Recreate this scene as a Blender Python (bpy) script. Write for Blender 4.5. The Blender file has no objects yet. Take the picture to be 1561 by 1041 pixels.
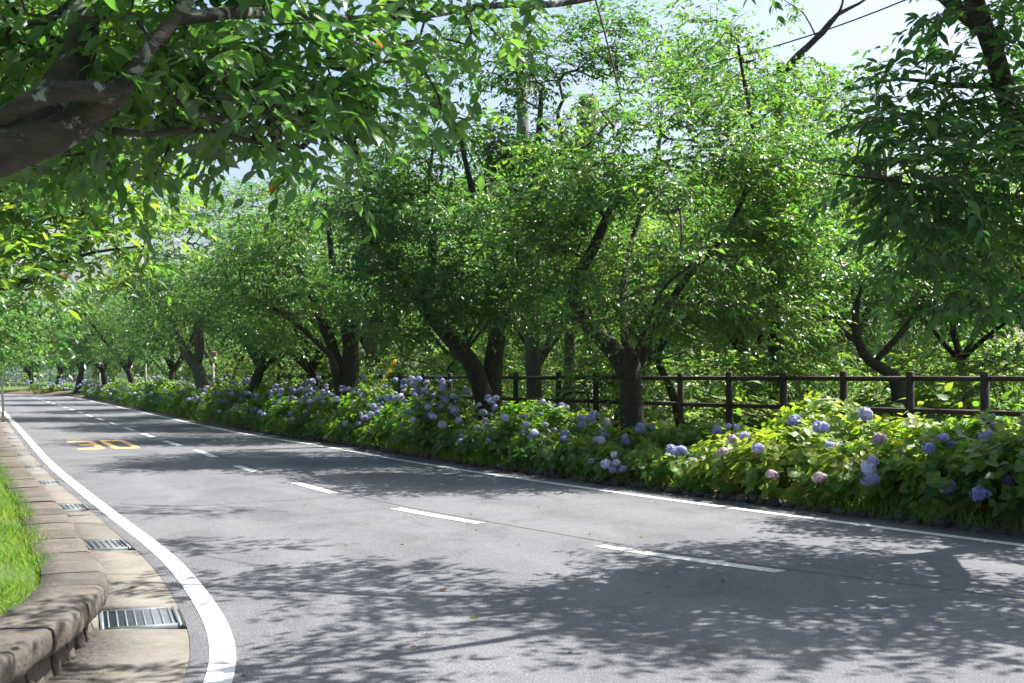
import bpy, math, random
import numpy as np
from mathutils import Vector, Matrix, noise as mnoise

random.seed(7)
rng = np.random.default_rng(7)
SC = bpy.context.scene
COL = SC.collection

# ------------------------------------------------------------------ camera, sky, sun, exposure
F, EYE, YH = 1800.0, 1.5, 572.0
cam_d = bpy.data.cameras.new('camera'); cam = bpy.data.objects.new('camera', cam_d); COL.objects.link(cam)
cam.location = (0, 0, EYE); cam.rotation_euler = (math.pi/2, 0, 0)
cam_d.sensor_width = 36; cam_d.lens = 36*F/1561; cam_d.shift_y = (YH-520.5)/1561
cam_d.clip_start = 0.1; cam_d.clip_end = 6000
cam_d.dof.use_dof = True; cam_d.dof.focus_distance = 15.0; cam_d.dof.aperture_fstop = 10.0
SC.camera = cam
SUN = Vector((0.62, 0.36, 1.0)).normalized()
w = bpy.data.worlds.new('World'); SC.world = w; w.use_nodes = True
nt = w.node_tree; bg = nt.nodes['Background']
sky = nt.nodes.new('ShaderNodeTexSky'); sky.sky_type = 'NISHITA'; sky.sun_disc = False
sky.sun_elevation = math.asin(SUN.z); sky.sun_rotation = math.atan2(SUN.x, SUN.y)
sky.air_density = 1.0; sky.dust_density = 3.5; sky.ozone_density = 1.0
nt.links.new(sky.outputs[0], bg.inputs[0]); bg.inputs[1].default_value = 0.09
sd = bpy.data.lights.new('sun', 'SUN'); sd.energy = 5.0; sd.angle = math.radians(0.45); sd.color = (1, 0.955, 0.88)
so = bpy.data.objects.new('sun', sd); COL.objects.link(so)
so.rotation_euler = (-SUN).to_track_quat('-Z', 'Y').to_euler()
SC.view_settings.view_transform = 'Standard'; SC.view_settings.look = 'None'
SC.view_settings.exposure = 1.35; SC.view_settings.gamma = 1.0; SC.view_settings.use_curve_mapping = False
SC.render.engine = 'CYCLES'
cy = SC.cycles
cy.max_bounces = 8; cy.diffuse_bounces = 4; cy.glossy_bounces = 2; cy.transmission_bounces = 5; cy.transparent_max_bounces = 4
cy.use_denoising = True; cy.sample_clamp_indirect = 8.0; cy.caustics_reflective = False; cy.caustics_refractive = False

# ------------------------------------------------------------------ helpers
def P(x, y, Z):
    """photo direction (x, y) at distance Z along the view -> place in metres"""
    return np.array([(x-780.5)/F*Z, Z, EYE-(y-YH)/F*Z])
def G(x, y, z=0.0):
    Z = F*(EYE-z)/(y-YH); return np.array([(x-780.5)/F*Z, Z, z])
def unit(v):
    v = np.asarray(v, float); return v/np.maximum(np.linalg.norm(v, axis=-1, keepdims=True), 1e-9)

def mesh_np(name, verts, quads=None, tris=None, mat=None, smooth=False, tint=None, uv=None, mats=None, midx=None):
    verts = np.asarray(verts, np.float32).reshape(-1, 3)
    parts, tot = [], []
    if quads is not None and len(quads): q = np.asarray(quads, np.int32).reshape(-1, 4); parts.append(q.ravel()); tot.append(np.full(len(q), 4, np.int32))
    if tris is not None and len(tris): t = np.asarray(tris, np.int32).reshape(-1, 3); parts.append(t.ravel()); tot.append(np.full(len(t), 3, np.int32))
    loops = np.concatenate(parts); tot = np.concatenate(tot)
    start = np.concatenate([[0], np.cumsum(tot)[:-1]]).astype(np.int32)
    me = bpy.data.meshes.new(name)
    me.vertices.add(len(verts)); me.vertices.foreach_set('co', verts.ravel())
    me.loops.add(len(loops)); me.loops.foreach_set('vertex_index', loops)
    me.polygons.add(len(tot)); me.polygons.foreach_set('loop_start', start); me.polygons.foreach_set('loop_total', tot)
    if smooth: me.polygons.foreach_set('use_smooth', np.ones(len(tot), bool))
    if tint is not None:
        a = me.attributes.new('tint', 'FLOAT', 'POINT'); a.data.foreach_set('value', np.asarray(tint, np.float32))
    if uv is not None:
        u = me.uv_layers.new(name='UVMap'); u.data.foreach_set('uv', np.asarray(uv, np.float32)[loops].ravel())
    me.update(calc_edges=True)
    if mats:
        for m in mats: me.materials.append(m)
        me.polygons.foreach_set('material_index', np.asarray(midx, np.int32))
    elif mat: me.materials.append(mat)
    return me

def link(name, me, parent=None, loc=None, kind=None):
    o = bpy.data.objects.new(name, me); COL.objects.link(o)
    if parent is not None: o.parent = parent
    if loc is not None: o.location = loc
    if kind: o['kind'] = kind
    return o
def tag(o, label, cat, group=None):
    o['label'] = label; o['category'] = cat
    if group: o['group'] = group
    return o
def thing(name, label, cat, loc, group=None):
    o = bpy.data.objects.new(name, None); COL.objects.link(o); o.location = loc; o.empty_display_size = .1
    return tag(o, label, cat, group)

class MB:
    """collects quads and tris"""
    def __init__(s): s.v = []; s.q = []; s.t = []; s.n = 0
    def add(s, v, q=(), t=()):
        v = np.asarray(v, float).reshape(-1, 3)
        if len(q): s.q.append(np.asarray(q, int).reshape(-1, 4)+s.n)
        if len(t): s.t.append(np.asarray(t, int).reshape(-1, 3)+s.n)
        s.v.append(v); s.n += len(v)
    def box(s, c, size, ang=0.0):
        sx, sy, sz = np.asarray(size)/2
        v = np.array([[x, y, z] for x in (-sx, sx) for y in (-sy, sy) for z in (-sz, sz)])
        ca, sa = math.cos(ang), math.sin(ang)
        v = np.stack([v[:, 0]*ca-v[:, 1]*sa, v[:, 0]*sa+v[:, 1]*ca, v[:, 2]], 1)+np.asarray(c)
        s.add(v, [[0, 1, 3, 2], [4, 6, 7, 5], [0, 4, 5, 1], [2, 3, 7, 6], [0, 2, 6, 4], [1, 5, 7, 3]])
    def tube(s, pts, rad, n=8, rough=0.0, cap=True, seed=0.0, fscale=3.0):
        pts = np.asarray(pts, float); m = len(pts); rad = np.broadcast_to(np.asarray(rad, float), (m,))
        tan = unit(np.gradient(pts, axis=0))
        up = np.array([0, 0, 1.0]) if abs(tan[0][2]) < .9 else np.array([1.0, 0, 0])
        a = unit(np.cross(tan[0], up)); rings = []
        th = np.arange(n)*2*math.pi/n
        for i in range(m):
            a = unit(a-tan[i]*np.dot(a, tan[i])); b = np.cross(tan[i], a)
            r = np.full(n, rad[i])
            if rough:
                for k in range(n):
                    d = a*math.cos(th[k])+b*math.sin(th[k]); q = pts[i]+d*rad[i]
                    v = Vector(q*fscale+seed)
                    r[k] *= 1+rough*(mnoise.noise(v)+.6*mnoise.noise(v*2.7)+.35*mnoise.noise(v*6.5))
            rings.append(pts[i]+(np.cos(th)*r)[:, None]*a+(np.sin(th)*r)[:, None]*b)
        v = np.concatenate(rings)
        i = np.arange(m-1)[:, None]*n; k = np.arange(n)[None]; k2 = (k+1) % n
        q = np.stack([i+k, i+k2, i+n+k2, i+n+k], -1).reshape(-1, 4)
        t = []
        if cap:
            v = np.concatenate([v, pts[:1], pts[-1:]]); e0, e1 = m*n, m*n+1
            t = [[e0, (j+1) % n, j] for j in range(n)]+[[e1, (m-1)*n+j, (m-1)*n+(j+1) % n] for j in range(n)]
        s.add(v, q, t)
    def mesh(s, name, mat, off=(0, 0, 0), smooth=False):
        v = np.concatenate(s.v)-np.asarray(off)
        return mesh_np(name, v, np.concatenate(s.q) if s.q else None, np.concatenate(s.t) if s.t else None, mat, smooth)

def catmull(pts, step):
    pts = np.asarray(pts, float); out = []
    p = np.concatenate([[2*pts[0]-pts[1]], pts, [2*pts[-1]-pts[-2]]])
    for i in range(1, len(p)-2):
        n = max(2, int(np.linalg.norm(p[i+1]-p[i])/step)); t = np.linspace(0, 1, n, endpoint=False)[:, None]
        a, b, c, d = p[i-1], p[i], p[i+1], p[i+2]
        out.append(.5*(2*b+(c-a)*t+(2*a-5*b+4*c-d)*t**2+(3*b-a-3*c+d)*t**3))
    return np.concatenate(out+[pts[-1:]])

class Path:
    """a plan curve (x, y) with arc length; off > 0 is to the right of travel"""
    def __init__(s, pts, step=.25):
        s.p = catmull(pts, .1)
        for _ in range(60): s.p[1:-1] = .5*s.p[1:-1]+.25*(s.p[:-2]+s.p[2:])
        d = np.linalg.norm(np.diff(s.p, axis=0), axis=1)
        s.s = np.concatenate([[0], np.cumsum(d)]); s.t = unit(np.gradient(s.p, axis=0)); s.L = s.s[-1]
    def at(s, u, off=0.0):
        u = np.asarray(u, float)
        p = np.stack([np.interp(u, s.s, s.p[:, k]) for k in (0, 1)], -1); t = unit(np.stack([np.interp(u, s.s, s.t[:, k]) for k in (0, 1)], -1))
        return p+np.stack([t[..., 1], -t[..., 0]], -1)*np.asarray(off)[..., None] if np.ndim(off) else p+np.stack([t[..., 1], -t[..., 0]], -1)*off
    def ang(s, u):
        t = np.array([np.interp(u, s.s, s.t[:, k]) for k in (0, 1)]); return math.atan2(t[1], t[0])
    def s_at_y(s, y): return float(np.interp(y, s.p[:, 1], s.s))

def ribbon(name, pathA, offA, pathB, offB, z, mat, n=400, ya=None, yb=None, smooth=False):
    ua = np.linspace(pathA.s_at_y(ya) if ya is not None else 0, pathA.s_at_y(yb) if yb is not None else pathA.L, n)
    ub = np.linspace(pathB.s_at_y(ya) if ya is not None else 0, pathB.s_at_y(yb) if yb is not None else pathB.L, n)
    a = pathA.at(ua, offA); b = pathB.at(ub, offB)
    v = np.concatenate([np.c_[a, np.full(n, z)], np.c_[b, np.full(n, z)]]); i = np.arange(n-1)
    return mesh_np(name, v, np.stack([i, n+i, n+i+1, i+1], 1), mat=mat, tint=np.repeat([0., 1.], n))

# ------------------------------------------------------------------ materials
def mat(name):
    m = bpy.data.materials.new(name); m.use_nodes = True
    n = m.node_tree.nodes; l = m.node_tree.links
    return m, n, l, n['Principled BSDF'], n['Material Output']
def texco(n, l, scale=1.0, obj=True):
    t = n.new('ShaderNodeTexCoord'); mp = n.new('ShaderNodeMapping'); l.new(t.outputs['Object' if obj else 'UV'], mp.inputs[0])
    mp.inputs['Scale'].default_value = (scale,)*3 if not hasattr(scale, '__len__') else scale
    return mp.outputs[0]
def world_co(n, l, scale=(1, 1, 1)):
    t = n.new('ShaderNodeNewGeometry'); mp = n.new('ShaderNodeMapping'); l.new(t.outputs['Position'], mp.inputs[0]); mp.inputs['Scale'].default_value = scale
    return mp.outputs[0]
def noise_n(n, l, vec, scale, detail=4, rough=.55, dist=0):
    t = n.new('ShaderNodeTexNoise'); t.inputs['Scale'].default_value = scale; t.inputs['Detail'].default_value = detail
    t.inputs['Roughness'].default_value = rough; t.inputs['Distortion'].default_value = dist
    if vec is not None: l.new(vec, t.inputs['Vector'])
    return t.outputs['Fac']
def ramp(n, l, fac, stops):
    r = n.new('ShaderNodeValToRGB'); e = r.color_ramp.elements
    while len(e) < len(stops): e.new(.5)
    for k, (p, c) in enumerate(stops): e[k].position = p; e[k].color = (*c, 1) if len(c) == 3 else c
    l.new(fac, r.inputs[0]); return r.outputs[0]
def mixc(n, l, fac, a, b, mode='MIX'):
    m = n.new('ShaderNodeMix'); m.data_type = 'RGBA'; m.blend_type = mode
    for s, v in ((m.inputs[0], fac), (m.inputs[6], a), (m.inputs[7], b)):
        if hasattr(v, 'is_linked') or hasattr(v, 'links'): l.new(v, s)
        elif hasattr(v, '__len__'): s.default_value = (*v, 1)
        else: s.default_value = v
    return m.outputs[2]
def bump(n, l, b, h, strength=.5, dist=.01):
    bp = n.new('ShaderNodeBump'); bp.inputs['Strength'].default_value = strength; bp.inputs['Distance'].default_value = dist
    l.new(h, bp.inputs['Height']); l.new(bp.outputs[0], b.inputs['Normal'])
def gray(v): return (v, v, v)

def leaf_mat(name, stops, tstops, back, rough=.42, trans=.42, veins=0, spec=.5):
    m, n, l, b, out = mat(name)
    a = n.new('ShaderNodeAttribute'); a.attribute_name = 'tint'
    col = ramp(n, l, a.outputs['Fac'], stops); tcol = ramp(n, l, a.outputs['Fac'], tstops)
    geo = n.new('ShaderNodeNewGeometry')
    if veins:
        uv = n.new('ShaderNodeUVMap'); sp = n.new('ShaderNodeSeparateXYZ'); l.new(uv.outputs[0], sp.inputs[0])
        def M(op, x, y=None):
            k = n.new('ShaderNodeMath'); k.operation = op
            for i, q in enumerate((x, y)):
                if q is None: continue
                if isinstance(q, (int, float)): k.inputs[i].default_value = q
                else: l.new(q, k.inputs[i])
            return k.outputs[0]
        ax = M('ABSOLUTE', M('SUBTRACT', sp.outputs[0], .5))
        ph = M('SUBTRACT', sp.outputs[1], M('MULTIPLY', ax, .9))
        side = M('POWER', M('ABSOLUTE', M('COSINE', M('MULTIPLY', ph, 28.0))), 8.0)
        midv = M('LESS_THAN', ax, .02)
        v = M('MAXIMUM', M('MULTIPLY', side, .55), midv)
        col = mixc(n, l, M('MULTIPLY', v, veins), col, (.16, .25, .07))
        bump(n, l, b, M('SUBTRACT', 1.0, v), .5, .004)
    col2 = mixc(n, l, geo.outputs['Backfacing'], col, mixc(n, l, .55, col, back))
    l.new(col2, b.inputs['Base Color']); b.inputs['Roughness'].default_value = rough
    b.inputs['Specular IOR Level'].default_value = spec
    tr = n.new('ShaderNodeBsdfTranslucent'); l.new(tcol, tr.inputs[0])
    mx = n.new('ShaderNodeMixShader'); mx.inputs[0].default_value = trans
    l.new(b.outputs[0], mx.inputs[1]); l.new(tr.outputs[0], mx.inputs[2]); l.new(mx.outputs[0], out.inputs[0])
    return m
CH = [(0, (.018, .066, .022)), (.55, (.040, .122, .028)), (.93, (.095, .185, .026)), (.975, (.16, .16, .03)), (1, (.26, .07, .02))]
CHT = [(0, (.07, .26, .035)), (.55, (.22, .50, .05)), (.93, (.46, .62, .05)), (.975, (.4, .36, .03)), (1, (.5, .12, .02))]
M_leaf = leaf_mat('cherry_leaf', CH, CHT, (.10, .15, .09), .38, .43, spec=.55)
M_leaf_near = leaf_mat('cherry_leaf_veined', CH, CHT, (.11, .16, .10), .34, .42, veins=.5, spec=.6)
HY = [(0, (.03, .10, .022)), (.5, (.065, .17, .026)), (.85, (.14, .24, .032)), (.95, (.26, .24, .04)), (1, (.22, .11, .03))]
HYT = [(0, (.10, .33, .02)), (.5, (.26, .56, .03)), (.85, (.50, .68, .05)), (.95, (.5, .42, .05)), (1, (.35, .18, .03))]
M_hyd = leaf_mat('hydrangea_leaf', HY, HYT, (.12, .19, .07), .4, .42, veins=.35)
GR = [(0, (.05, .14, .018)), (.5, (.11, .20, .03)), (.9, (.20, .26, .045)), (1, (.3, .26, .1))]
M_grass = leaf_mat('grass_blade', GR, [(0, (.14, .4, .02)), (.5, (.27, .50, .04)), (.9, (.45, .56, .08)), (1, (.4, .36, .12))], (.1, .2, .04), .5, .5, spec=.25)

def bark_mat(name, dark, light, lichen=.5):
    m, n, l, b, out = mat(name)
    co = world_co(n, l); st = world_co(n, l, (1, 1, 3.2))
    f1 = noise_n(n, l, st, 9, 6, .65, .4); f2 = noise_n(n, l, co, 3.2, 5, .6)
    c = ramp(n, l, f1, [(.3, dark), (.75, light)])
    li = n.new('ShaderNodeValToRGB'); li.color_ramp.elements[0].position = .62-.06*(lichen > .7); li.color_ramp.elements[1].position = .70-.09*(lichen > .7)
    l.new(noise_n(n, l, co, 7.5, 6, .7, .6), li.inputs[0])
    k = n.new('ShaderNodeMath'); k.operation = 'MULTIPLY'; l.new(li.outputs[0], k.inputs[0]); k.inputs[1].default_value = lichen
    c = mixc(n, l, k.outputs[0], c, (.30, .32, .26))
    mo = n.new('ShaderNodeValToRGB'); mo.color_ramp.elements[0].position = .55; mo.color_ramp.elements[1].position = .7; l.new(f2, mo.inputs[0])
    k2 = n.new('ShaderNodeMath'); k2.operation = 'MULTIPLY'; l.new(mo.outputs[0], k2.inputs[0]); k2.inputs[1].default_value = .5
    c = mixc(n, l, k2.outputs[0], c, (.05, .06, .02))
    l.new(c, b.inputs['Base Color']); b.inputs['Roughness'].default_value = .9
    bump(n, l, b, f1, .9, .03)
    return m
M_bark = bark_mat('cherry_bark', (.012, .010, .008), (.06, .047, .037))
M_bark_near = bark_mat('cherry_bark_brown', (.016, .012, .009), (.082, .064, .050), .8)
M_twig = bark_mat('twig_bark', (.06, .042, .03), (.16, .12, .09), .2)

def simple(name, col, rough=.7, metal=0, nscale=6, var=.25, bumpd=.003, bs=.4, nz=(1, 1, 1)):
    m, n, l, b, out = mat(name)
    co = world_co(n, l, nz); f = noise_n(n, l, co, nscale, 6, .65)
    lo = tuple(c*(1-var) for c in col); hi = tuple(min(1, c*(1+var)) for c in col)
    l.new(ramp(n, l, f, [(.3, lo), (.7, hi)]), b.inputs['Base Color'])
    b.inputs['Roughness'].default_value = rough; b.inputs['Metallic'].default_value = metal
    if bumpd: bump(n, l, b, f, bs, bumpd)
    return m

def asphalt():
    m, n, l, b, out = mat('asphalt')
    co = world_co(n, l)
    vo = n.new('ShaderNodeTexVoronoi'); vo.inputs['Scale'].default_value = 75; l.new(co, vo.inputs['Vector'])
    big = noise_n(n, l, co, .55, 5, .6, .5); mid = noise_n(n, l, co, 7, 5, .7); fine = noise_n(n, l, co, 260, 2, .6)
    c = ramp(n, l, big, [(.3, (.132, .136, .153)), (.7, (.165, .169, .187))])
    agg = n.new('ShaderNodeSeparateColor'); l.new(vo.outputs['Color'], agg.inputs[0])
    c = mixc(n, l, .55, c, ramp(n, l, agg.outputs[0], [(0, gray(.06)), (.5, (.145, .147, .158)), (.92, (.21, .21, .215)), (1, (.42, .415, .41))]))
    c = mixc(n, l, .35, c, ramp(n, l, mid, [(.3, (.11, .113, .125)), (.7, (.175, .178, .191))]))
    c = mixc(n, l, .5, c, ramp(n, l, fine, [(.3, (.075, .078, .088)), (.7, (.215, .221, .24))]))
    # old hairline cracks, stretched along and across the road
    cr = n.new('ShaderNodeTexVoronoi'); cr.feature = 'DISTANCE_TO_EDGE'; cr.inputs['Scale'].default_value = .28
    wob = n.new('ShaderNodeTexNoise'); wob.inputs['Scale'].default_value = 2.5; wob.inputs['Detail'].default_value = 6; l.new(co, wob.inputs['Vector'])
    vm = n.new('ShaderNodeVectorMath'); vm.operation = 'MULTIPLY_ADD'; l.new(wob.outputs['Color'], vm.inputs[0]); vm.inputs[1].default_value = (.5, .5, 0); l.new(co, vm.inputs[2])
    l.new(vm.outputs[0], cr.inputs['Vector'])
    cw = ramp(n, l, cr.outputs['Distance'], [(.0015, gray(1)), (.004, gray(0))])
    k = n.new('ShaderNodeMath'); k.operation = 'MULTIPLY'; l.new(cw, k.inputs[0]); k.inputs[1].default_value = .35
    c = mixc(n, l, k.outputs[0], c, gray(.08))
    at = n.new('ShaderNodeAttribute'); at.attribute_name = 'tint'
    tw = n.new('ShaderNodeMath'); tw.operation = 'MULTIPLY_ADD'; l.new(mid, tw.inputs[0]); tw.inputs[1].default_value = .02; l.new(at.outputs['Fac'], tw.inputs[2])
    trk = ramp(n, l, tw.outputs[0], [(0, gray(.80)), (.03, gray(.97)), (.13, gray(1.0)), (.19, gray(1.10)), (.25, gray(1.0)), (.33, gray(.95)), (.40, gray(1.08)), (.47, gray(.98)), (.6, gray(1.08)), (.68, gray(.95)), (.8, gray(1.1)), (.9, gray(.98)), (.965, gray(.75)), (1, gray(.6))])
    st = ramp(n, l, noise_n(n, l, world_co(n, l, (1, .55, 1)), 1.3, 7, .72, .8), [(.35, gray(.80)), (.52, gray(1.0)), (.75, gray(1.08))])
    c = mixc(n, l, 1.0, c, trk, 'MULTIPLY'); c = mixc(n, l, 1.0, c, st, 'MULTIPLY')
    l.new(c, b.inputs['Base Color']); b.inputs['Roughness'].default_value = .85; b.inputs['Specular IOR Level'].default_value = .1
    bump(n, l, b, vo.outputs['Distance'], .8, .006)
    return m
M_asph = asphalt()
def paint(name, col, wear):
    m, n, l, b, out = mat(name)
    co = world_co(n, l)
    f = noise_n(n, l, co, 38, 6, .75); g = noise_n(n, l, co, 1.6, 4, .6)
    ad = n.new('ShaderNodeMath'); ad.operation = 'MULTIPLY_ADD'; l.new(g, ad.inputs[0]); ad.inputs[1].default_value = .7; l.new(f, ad.inputs[2])
    k = ramp(n, l, ad.outputs[0], [(wear-.06, gray(0)), (wear+.06, gray(1))])
    fine = noise_n(n, l, co, 140, 2)
    cc = ramp(n, l, fine, [(.3, tuple(x*.86 for x in col)), (.7, col)])
    l.new(mixc(n, l, k, (.125, .127, .135), cc), b.inputs['Base Color']); b.inputs['Roughness'].default_value = .6
    bump(n, l, b, fine, .3, .002)
    return m
M_white = paint('white_road_paint', (.66, .67, .68), .70)
M_white2 = paint('worn_white_road_paint', (.60, .61, .62), .72)
M_orange = paint('orange_road_paint', (.80, .47, .18), .62)
M_conc_pale = simple('pale_concrete', (.30, .295, .28), .85, 0, 3, .15)
M_seam = simple('gutter_bed', (.10, .092, .085), .95, 0, 40, .35, .004)
M_stone = None
def stone_mat(name, cols, sc=5):
    m, n, l, b, out = mat(name)
    oi = n.new('ShaderNodeObjectInfo'); co = world_co(n, l)
    f = noise_n(n, l, co, sc, 8, .7, .4); g = noise_n(n, l, co, sc*7, 5, .7)
    c = ramp(n, l, f, [(.28, cols[0]), (.5, cols[1]), (.72, cols[2])])
    c = mixc(n, l, .35, c, ramp(n, l, g, [(.3, tuple(x*.5 for x in cols[1])), (.7, cols[2])]))
    hs = n.new('ShaderNodeHueSaturation'); l.new(c, hs.inputs['Color'])
    k = n.new('ShaderNodeMapRange'); l.new(oi.outputs['Random'], k.inputs[0]); k.inputs[3].default_value = .78; k.inputs[4].default_value = 1.2; l.new(k.outputs[0], hs.inputs['Value'])
    moss = ramp(n, l, noise_n(n, l, co, 2.6, 6, .7), [(.58, gray(0)), (.68, gray(.6))])
    c = mixc(n, l, moss, hs.outputs[0], (.075, .085, .035))
    l.new(c, b.inputs['Base Color']); b.inputs['Roughness'].default_value = .95
    ad = n.new('ShaderNodeMath'); ad.operation = 'ADD'; l.new(f, ad.inputs[0]); l.new(g, ad.inputs[1])
    bump(n, l, b, ad.outputs[0], .8, .015)
    return m
M_stone = stone_mat('coping_stone', [(.036, .031, .027), (.098, .085, .072), (.175, .155, .132)])
M_conc = stone_mat('gutter_concrete', [(.095, .085, .072), (.155, .144, .125), (.20, .188, .168)], 2.2)
M_rock = stone_mat('edging_rock', [(.025, .022, .02), (.06, .055, .05), (.11, .10, .09)], 9)
M_galv = simple('galvanised_steel', (.15, .17, .195), .6, .2, 12, .2, .001)
M_galv_d = simple('dull_steel', (.075, .09, .11), .6, .2, 12, .2, .001)
M_dark = simple('drain_pit', (.02, .02, .022), .9, 0, 8, .3)
M_wood = simple('brown_fence_log', (.026, .018, .014), .75, 0, 14, .5, .006, .6, (1, 1, .25))
M_pole = simple('utility_pole_concrete', (.12, .12, .118), .9, 0, 5, .2, .003)
M_yel = simple('yellow_plastic', (.62, .40, .03), .5, 0, 9, .15, 0)
M_blk = simple('black_metal', (.02, .02, .022), .5, .3, 10, .3, 0)
M_metal = simple('pole_metal', (.55, .57, .58), .4, .7, 10, .1, 0)
M_soil = None
def ground_mat(name, stops, sc, fleck=None, bd=.02):
    m, n, l, b, out = mat(name); co = world_co(n, l)
    f = noise_n(n, l, co, sc, 8, .7); g = noise_n(n, l, co, sc*14, 4, .7)
    c = ramp(n, l, f, stops)
    c = mixc(n, l, .4, c, ramp(n, l, g, [(.3, tuple(x*.5 for x in stops[0][1])), (.7, stops[-1][1])]))
    if fleck:
        vo = n.new('ShaderNodeTexVoronoi'); vo.inputs['Scale'].default_value = 16; l.new(co, vo.inputs['Vector'])
        se = n.new('ShaderNodeSeparateColor'); l.new(vo.outputs['Color'], se.inputs[0])
        c = mixc(n, l, ramp(n, l, se.outputs[0], [(.72, gray(0)), (.76, gray(.8))]), c, fleck)
    l.new(c, b.inputs['Base Color']); b.inputs['Roughness'].default_value = .95
    bump(n, l, b, g, .8, bd); return m
M_soil = ground_mat('bed_soil', [(.3, (.05, .034, .022)), (.7, (.12, .085, .055))], 2, (.17, .11, .06))
M_lawn = ground_mat('lawn', [(.3, (.05, .10, .018)), (.7, (.11, .17, .03))], 1.5, None, .03)
M_field = ground_mat('field', [(.3, (.06, .10, .025)), (.7, (.12, .16, .045))], .3, None, .05)
M_stem = simple('brown_stem', (.14, .085, .045), .8, 0, 20, .4, 0)
def petal_mat():
    m, n, l, b, out = mat('hydrangea_petal')
    oi = n.new('ShaderNodeObjectInfo'); a = n.new('ShaderNodeAttribute'); a.attribute_name = 'tint'
    c = mixc(n, l, a.outputs['Fac'], oi.outputs['Color'], mixc(n, l, .5, oi.outputs['Color'], (.75, .74, .80)))
    l.new(c, b.inputs['Base Color']); b.inputs['Roughness'].default_value = .6
    tr = n.new('ShaderNodeBsdfTranslucent'); l.new(c, tr.inputs[0]); mx = n.new('ShaderNodeMixShader'); mx.inputs[0].default_value = .25
    l.new(b.outputs[0], mx.inputs[1]); l.new(tr.outputs[0], mx.inputs[2]); l.new(mx.outputs[0], out.inputs[0])
    return m
M_petal = petal_mat()

# ------------------------------------------------------------------ road plan
LEFT = Path([(-1.3, -6), (-1.28, 0), (-1.30, 3), (-1.34, 4.8), (-1.40, 5.76), (-1.53, 6.31), (-1.71, 6.96), (-2.02, 7.76), (-2.42, 8.77), (-3.0, 10.07), (-4.03, 12.16), (-5.94, 16.07),
             (-8.33, 21.1), (-14.0, 33.5), (-22, 50.9), (-29.2, 66.5), (-35.5, 77.5), (-46, 87), (-60, 91.5), (-90, 95)])
WALL = Path([(-2.2, -6), (-2.2, 0), (-2.2, 3), (-2.2, 5.0), (-2.22, 5.8), (-2.29, 6.4), (-2.44, 7.0), (-2.70, 7.65), (-3.1, 8.6), (-3.72, 10.07), (-4.68, 12.16), (-6.55, 16.07),
             (-8.93, 21.1), (-14.6, 33.5), (-22.6, 50.9), (-29.9, 66.8), (-36.0, 78.0), (-46.3, 87.7), (-60.2, 92.2), (-90, 95.7)])
CEN = Path([(7, 4.5), (4.3, 6.9), (2.05, 9.0), (.75, 10.38), (-.3, 11.95), (-1.33, 13.3), (-3.02, 16.46), (-4.57, 19.57), (-6.34, 23.7), (-7.95, 27), (-13, 38), (-26.6, 67.5), (-33.6, 81), (-44, 92), (-59, 96.5), (-90, 100)])
RIGHT = Path([(14, -1), (10.2, 3.4), (7.4, 6.7), (5.75, 8.7), (4.5, 10.4), (3.49, 11.84), (1.66, 14.6), (-1.3, 19.6), (-4.03, 25), (-8.33, 33.3), (-19.9, 58.7), (-28.9, 78.0), (-34.6, 88), (-43.5, 96.3), (-58.5, 101.5), (-90, 105)])

R0 = .5   # shoulder beyond the right line
# ground sheet, far below the slabs
gm = mesh_np('ground', [[-900, -300, -.4], [900, -300, -.4], [900, 2500, -.4], [-900, 2500, -.4]], [[0, 1, 2, 3]], mat=M_field)
link('ground', gm, kind='structure')
# road
link('road', ribbon('road', LEFT, -.17, RIGHT, R0, 0, M_asph, 1500), kind='structure')
# gutter bed (pit floor) under the concrete lids
link('gutter_channel', ribbon('gutter_channel', WALL, -.25, LEFT, -.17, -.16, M_dark, 1200), kind='structure')

# ------------------------------------------------------------------ concrete gutter with gratings
def sL(y): return LEFT.s_at_y(y)
grate_y = [7.34, 10.5, 13.5, 16.5, 19.3, 22.2, 25.1, 28.0, 31, 34]
def strip_slab(mb, y0, y1, z0, z1, n=10):
    ys = np.linspace(y0, y1, n)
    a = np.array([WALL.at(WALL.s_at_y(y), -.05) for y in ys]); b = np.array([LEFT.at(LEFT.s_at_y(y), -.173) for y in ys])
    v = []
    for z in (z0, z1):
        v += [np.c_[a, np.full(n, z)], np.c_[b, np.full(n, z)]]
    v = np.concatenate(v); q = []
    A0, B0, A1, B1 = 0, n, 2*n, 3*n
    for i in range(n-1):
        q += [[A1+i, B1+i, B1+i+1, A1+i+1], [A0+i, A1+i, A1+i+1, A0+i+1], [B0+i, B0+i+1, B1+i+1, B1+i]]
    q += [[A0, B0, B1, A1], [A0+n-1, A1+n-1, B1+n-1, B0+n-1]]
    mb.add(v, q)
gutter = link('gutter', None); COL.objects.unlink(gutter); bpy.data.objects.remove(gutter)
gut = bpy.data.objects.new('gutter', None); COL.objects.link(gut); gut['kind'] = 'structure'
edges = [-4.0]
for gy in grate_y: edges += [gy-.3, gy+.3]
edges += [60]
spans = [(edges[i], edges[i+1]) for i in range(0, len(edges), 2)]
for a, b in spans:
    k = max(1, round((b-a)/1.2)); ys = np.linspace(a, b, k+1)
    for j in range(k):
        mb = MB(); strip_slab(mb, ys[j]+.004, ys[j+1]-.004, -.12, .002+random.uniform(-.004, .004))
        link('concrete_slab', mb.mesh('concrete_slab', M_conc), gut)
grate_words = ['nearest', 'second', 'third', 'fourth', 'fifth', 'sixth', 'seventh', 'eighth', 'ninth', 'tenth']
grate_extra = ['by the bulging stone wall', 'in leaf shadow', 'half in shadow', 'in bright sun', 'crossed by a twig shadow', 'further off', 'by the road number', 'far off', 'very far off', 'last one far off']
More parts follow.
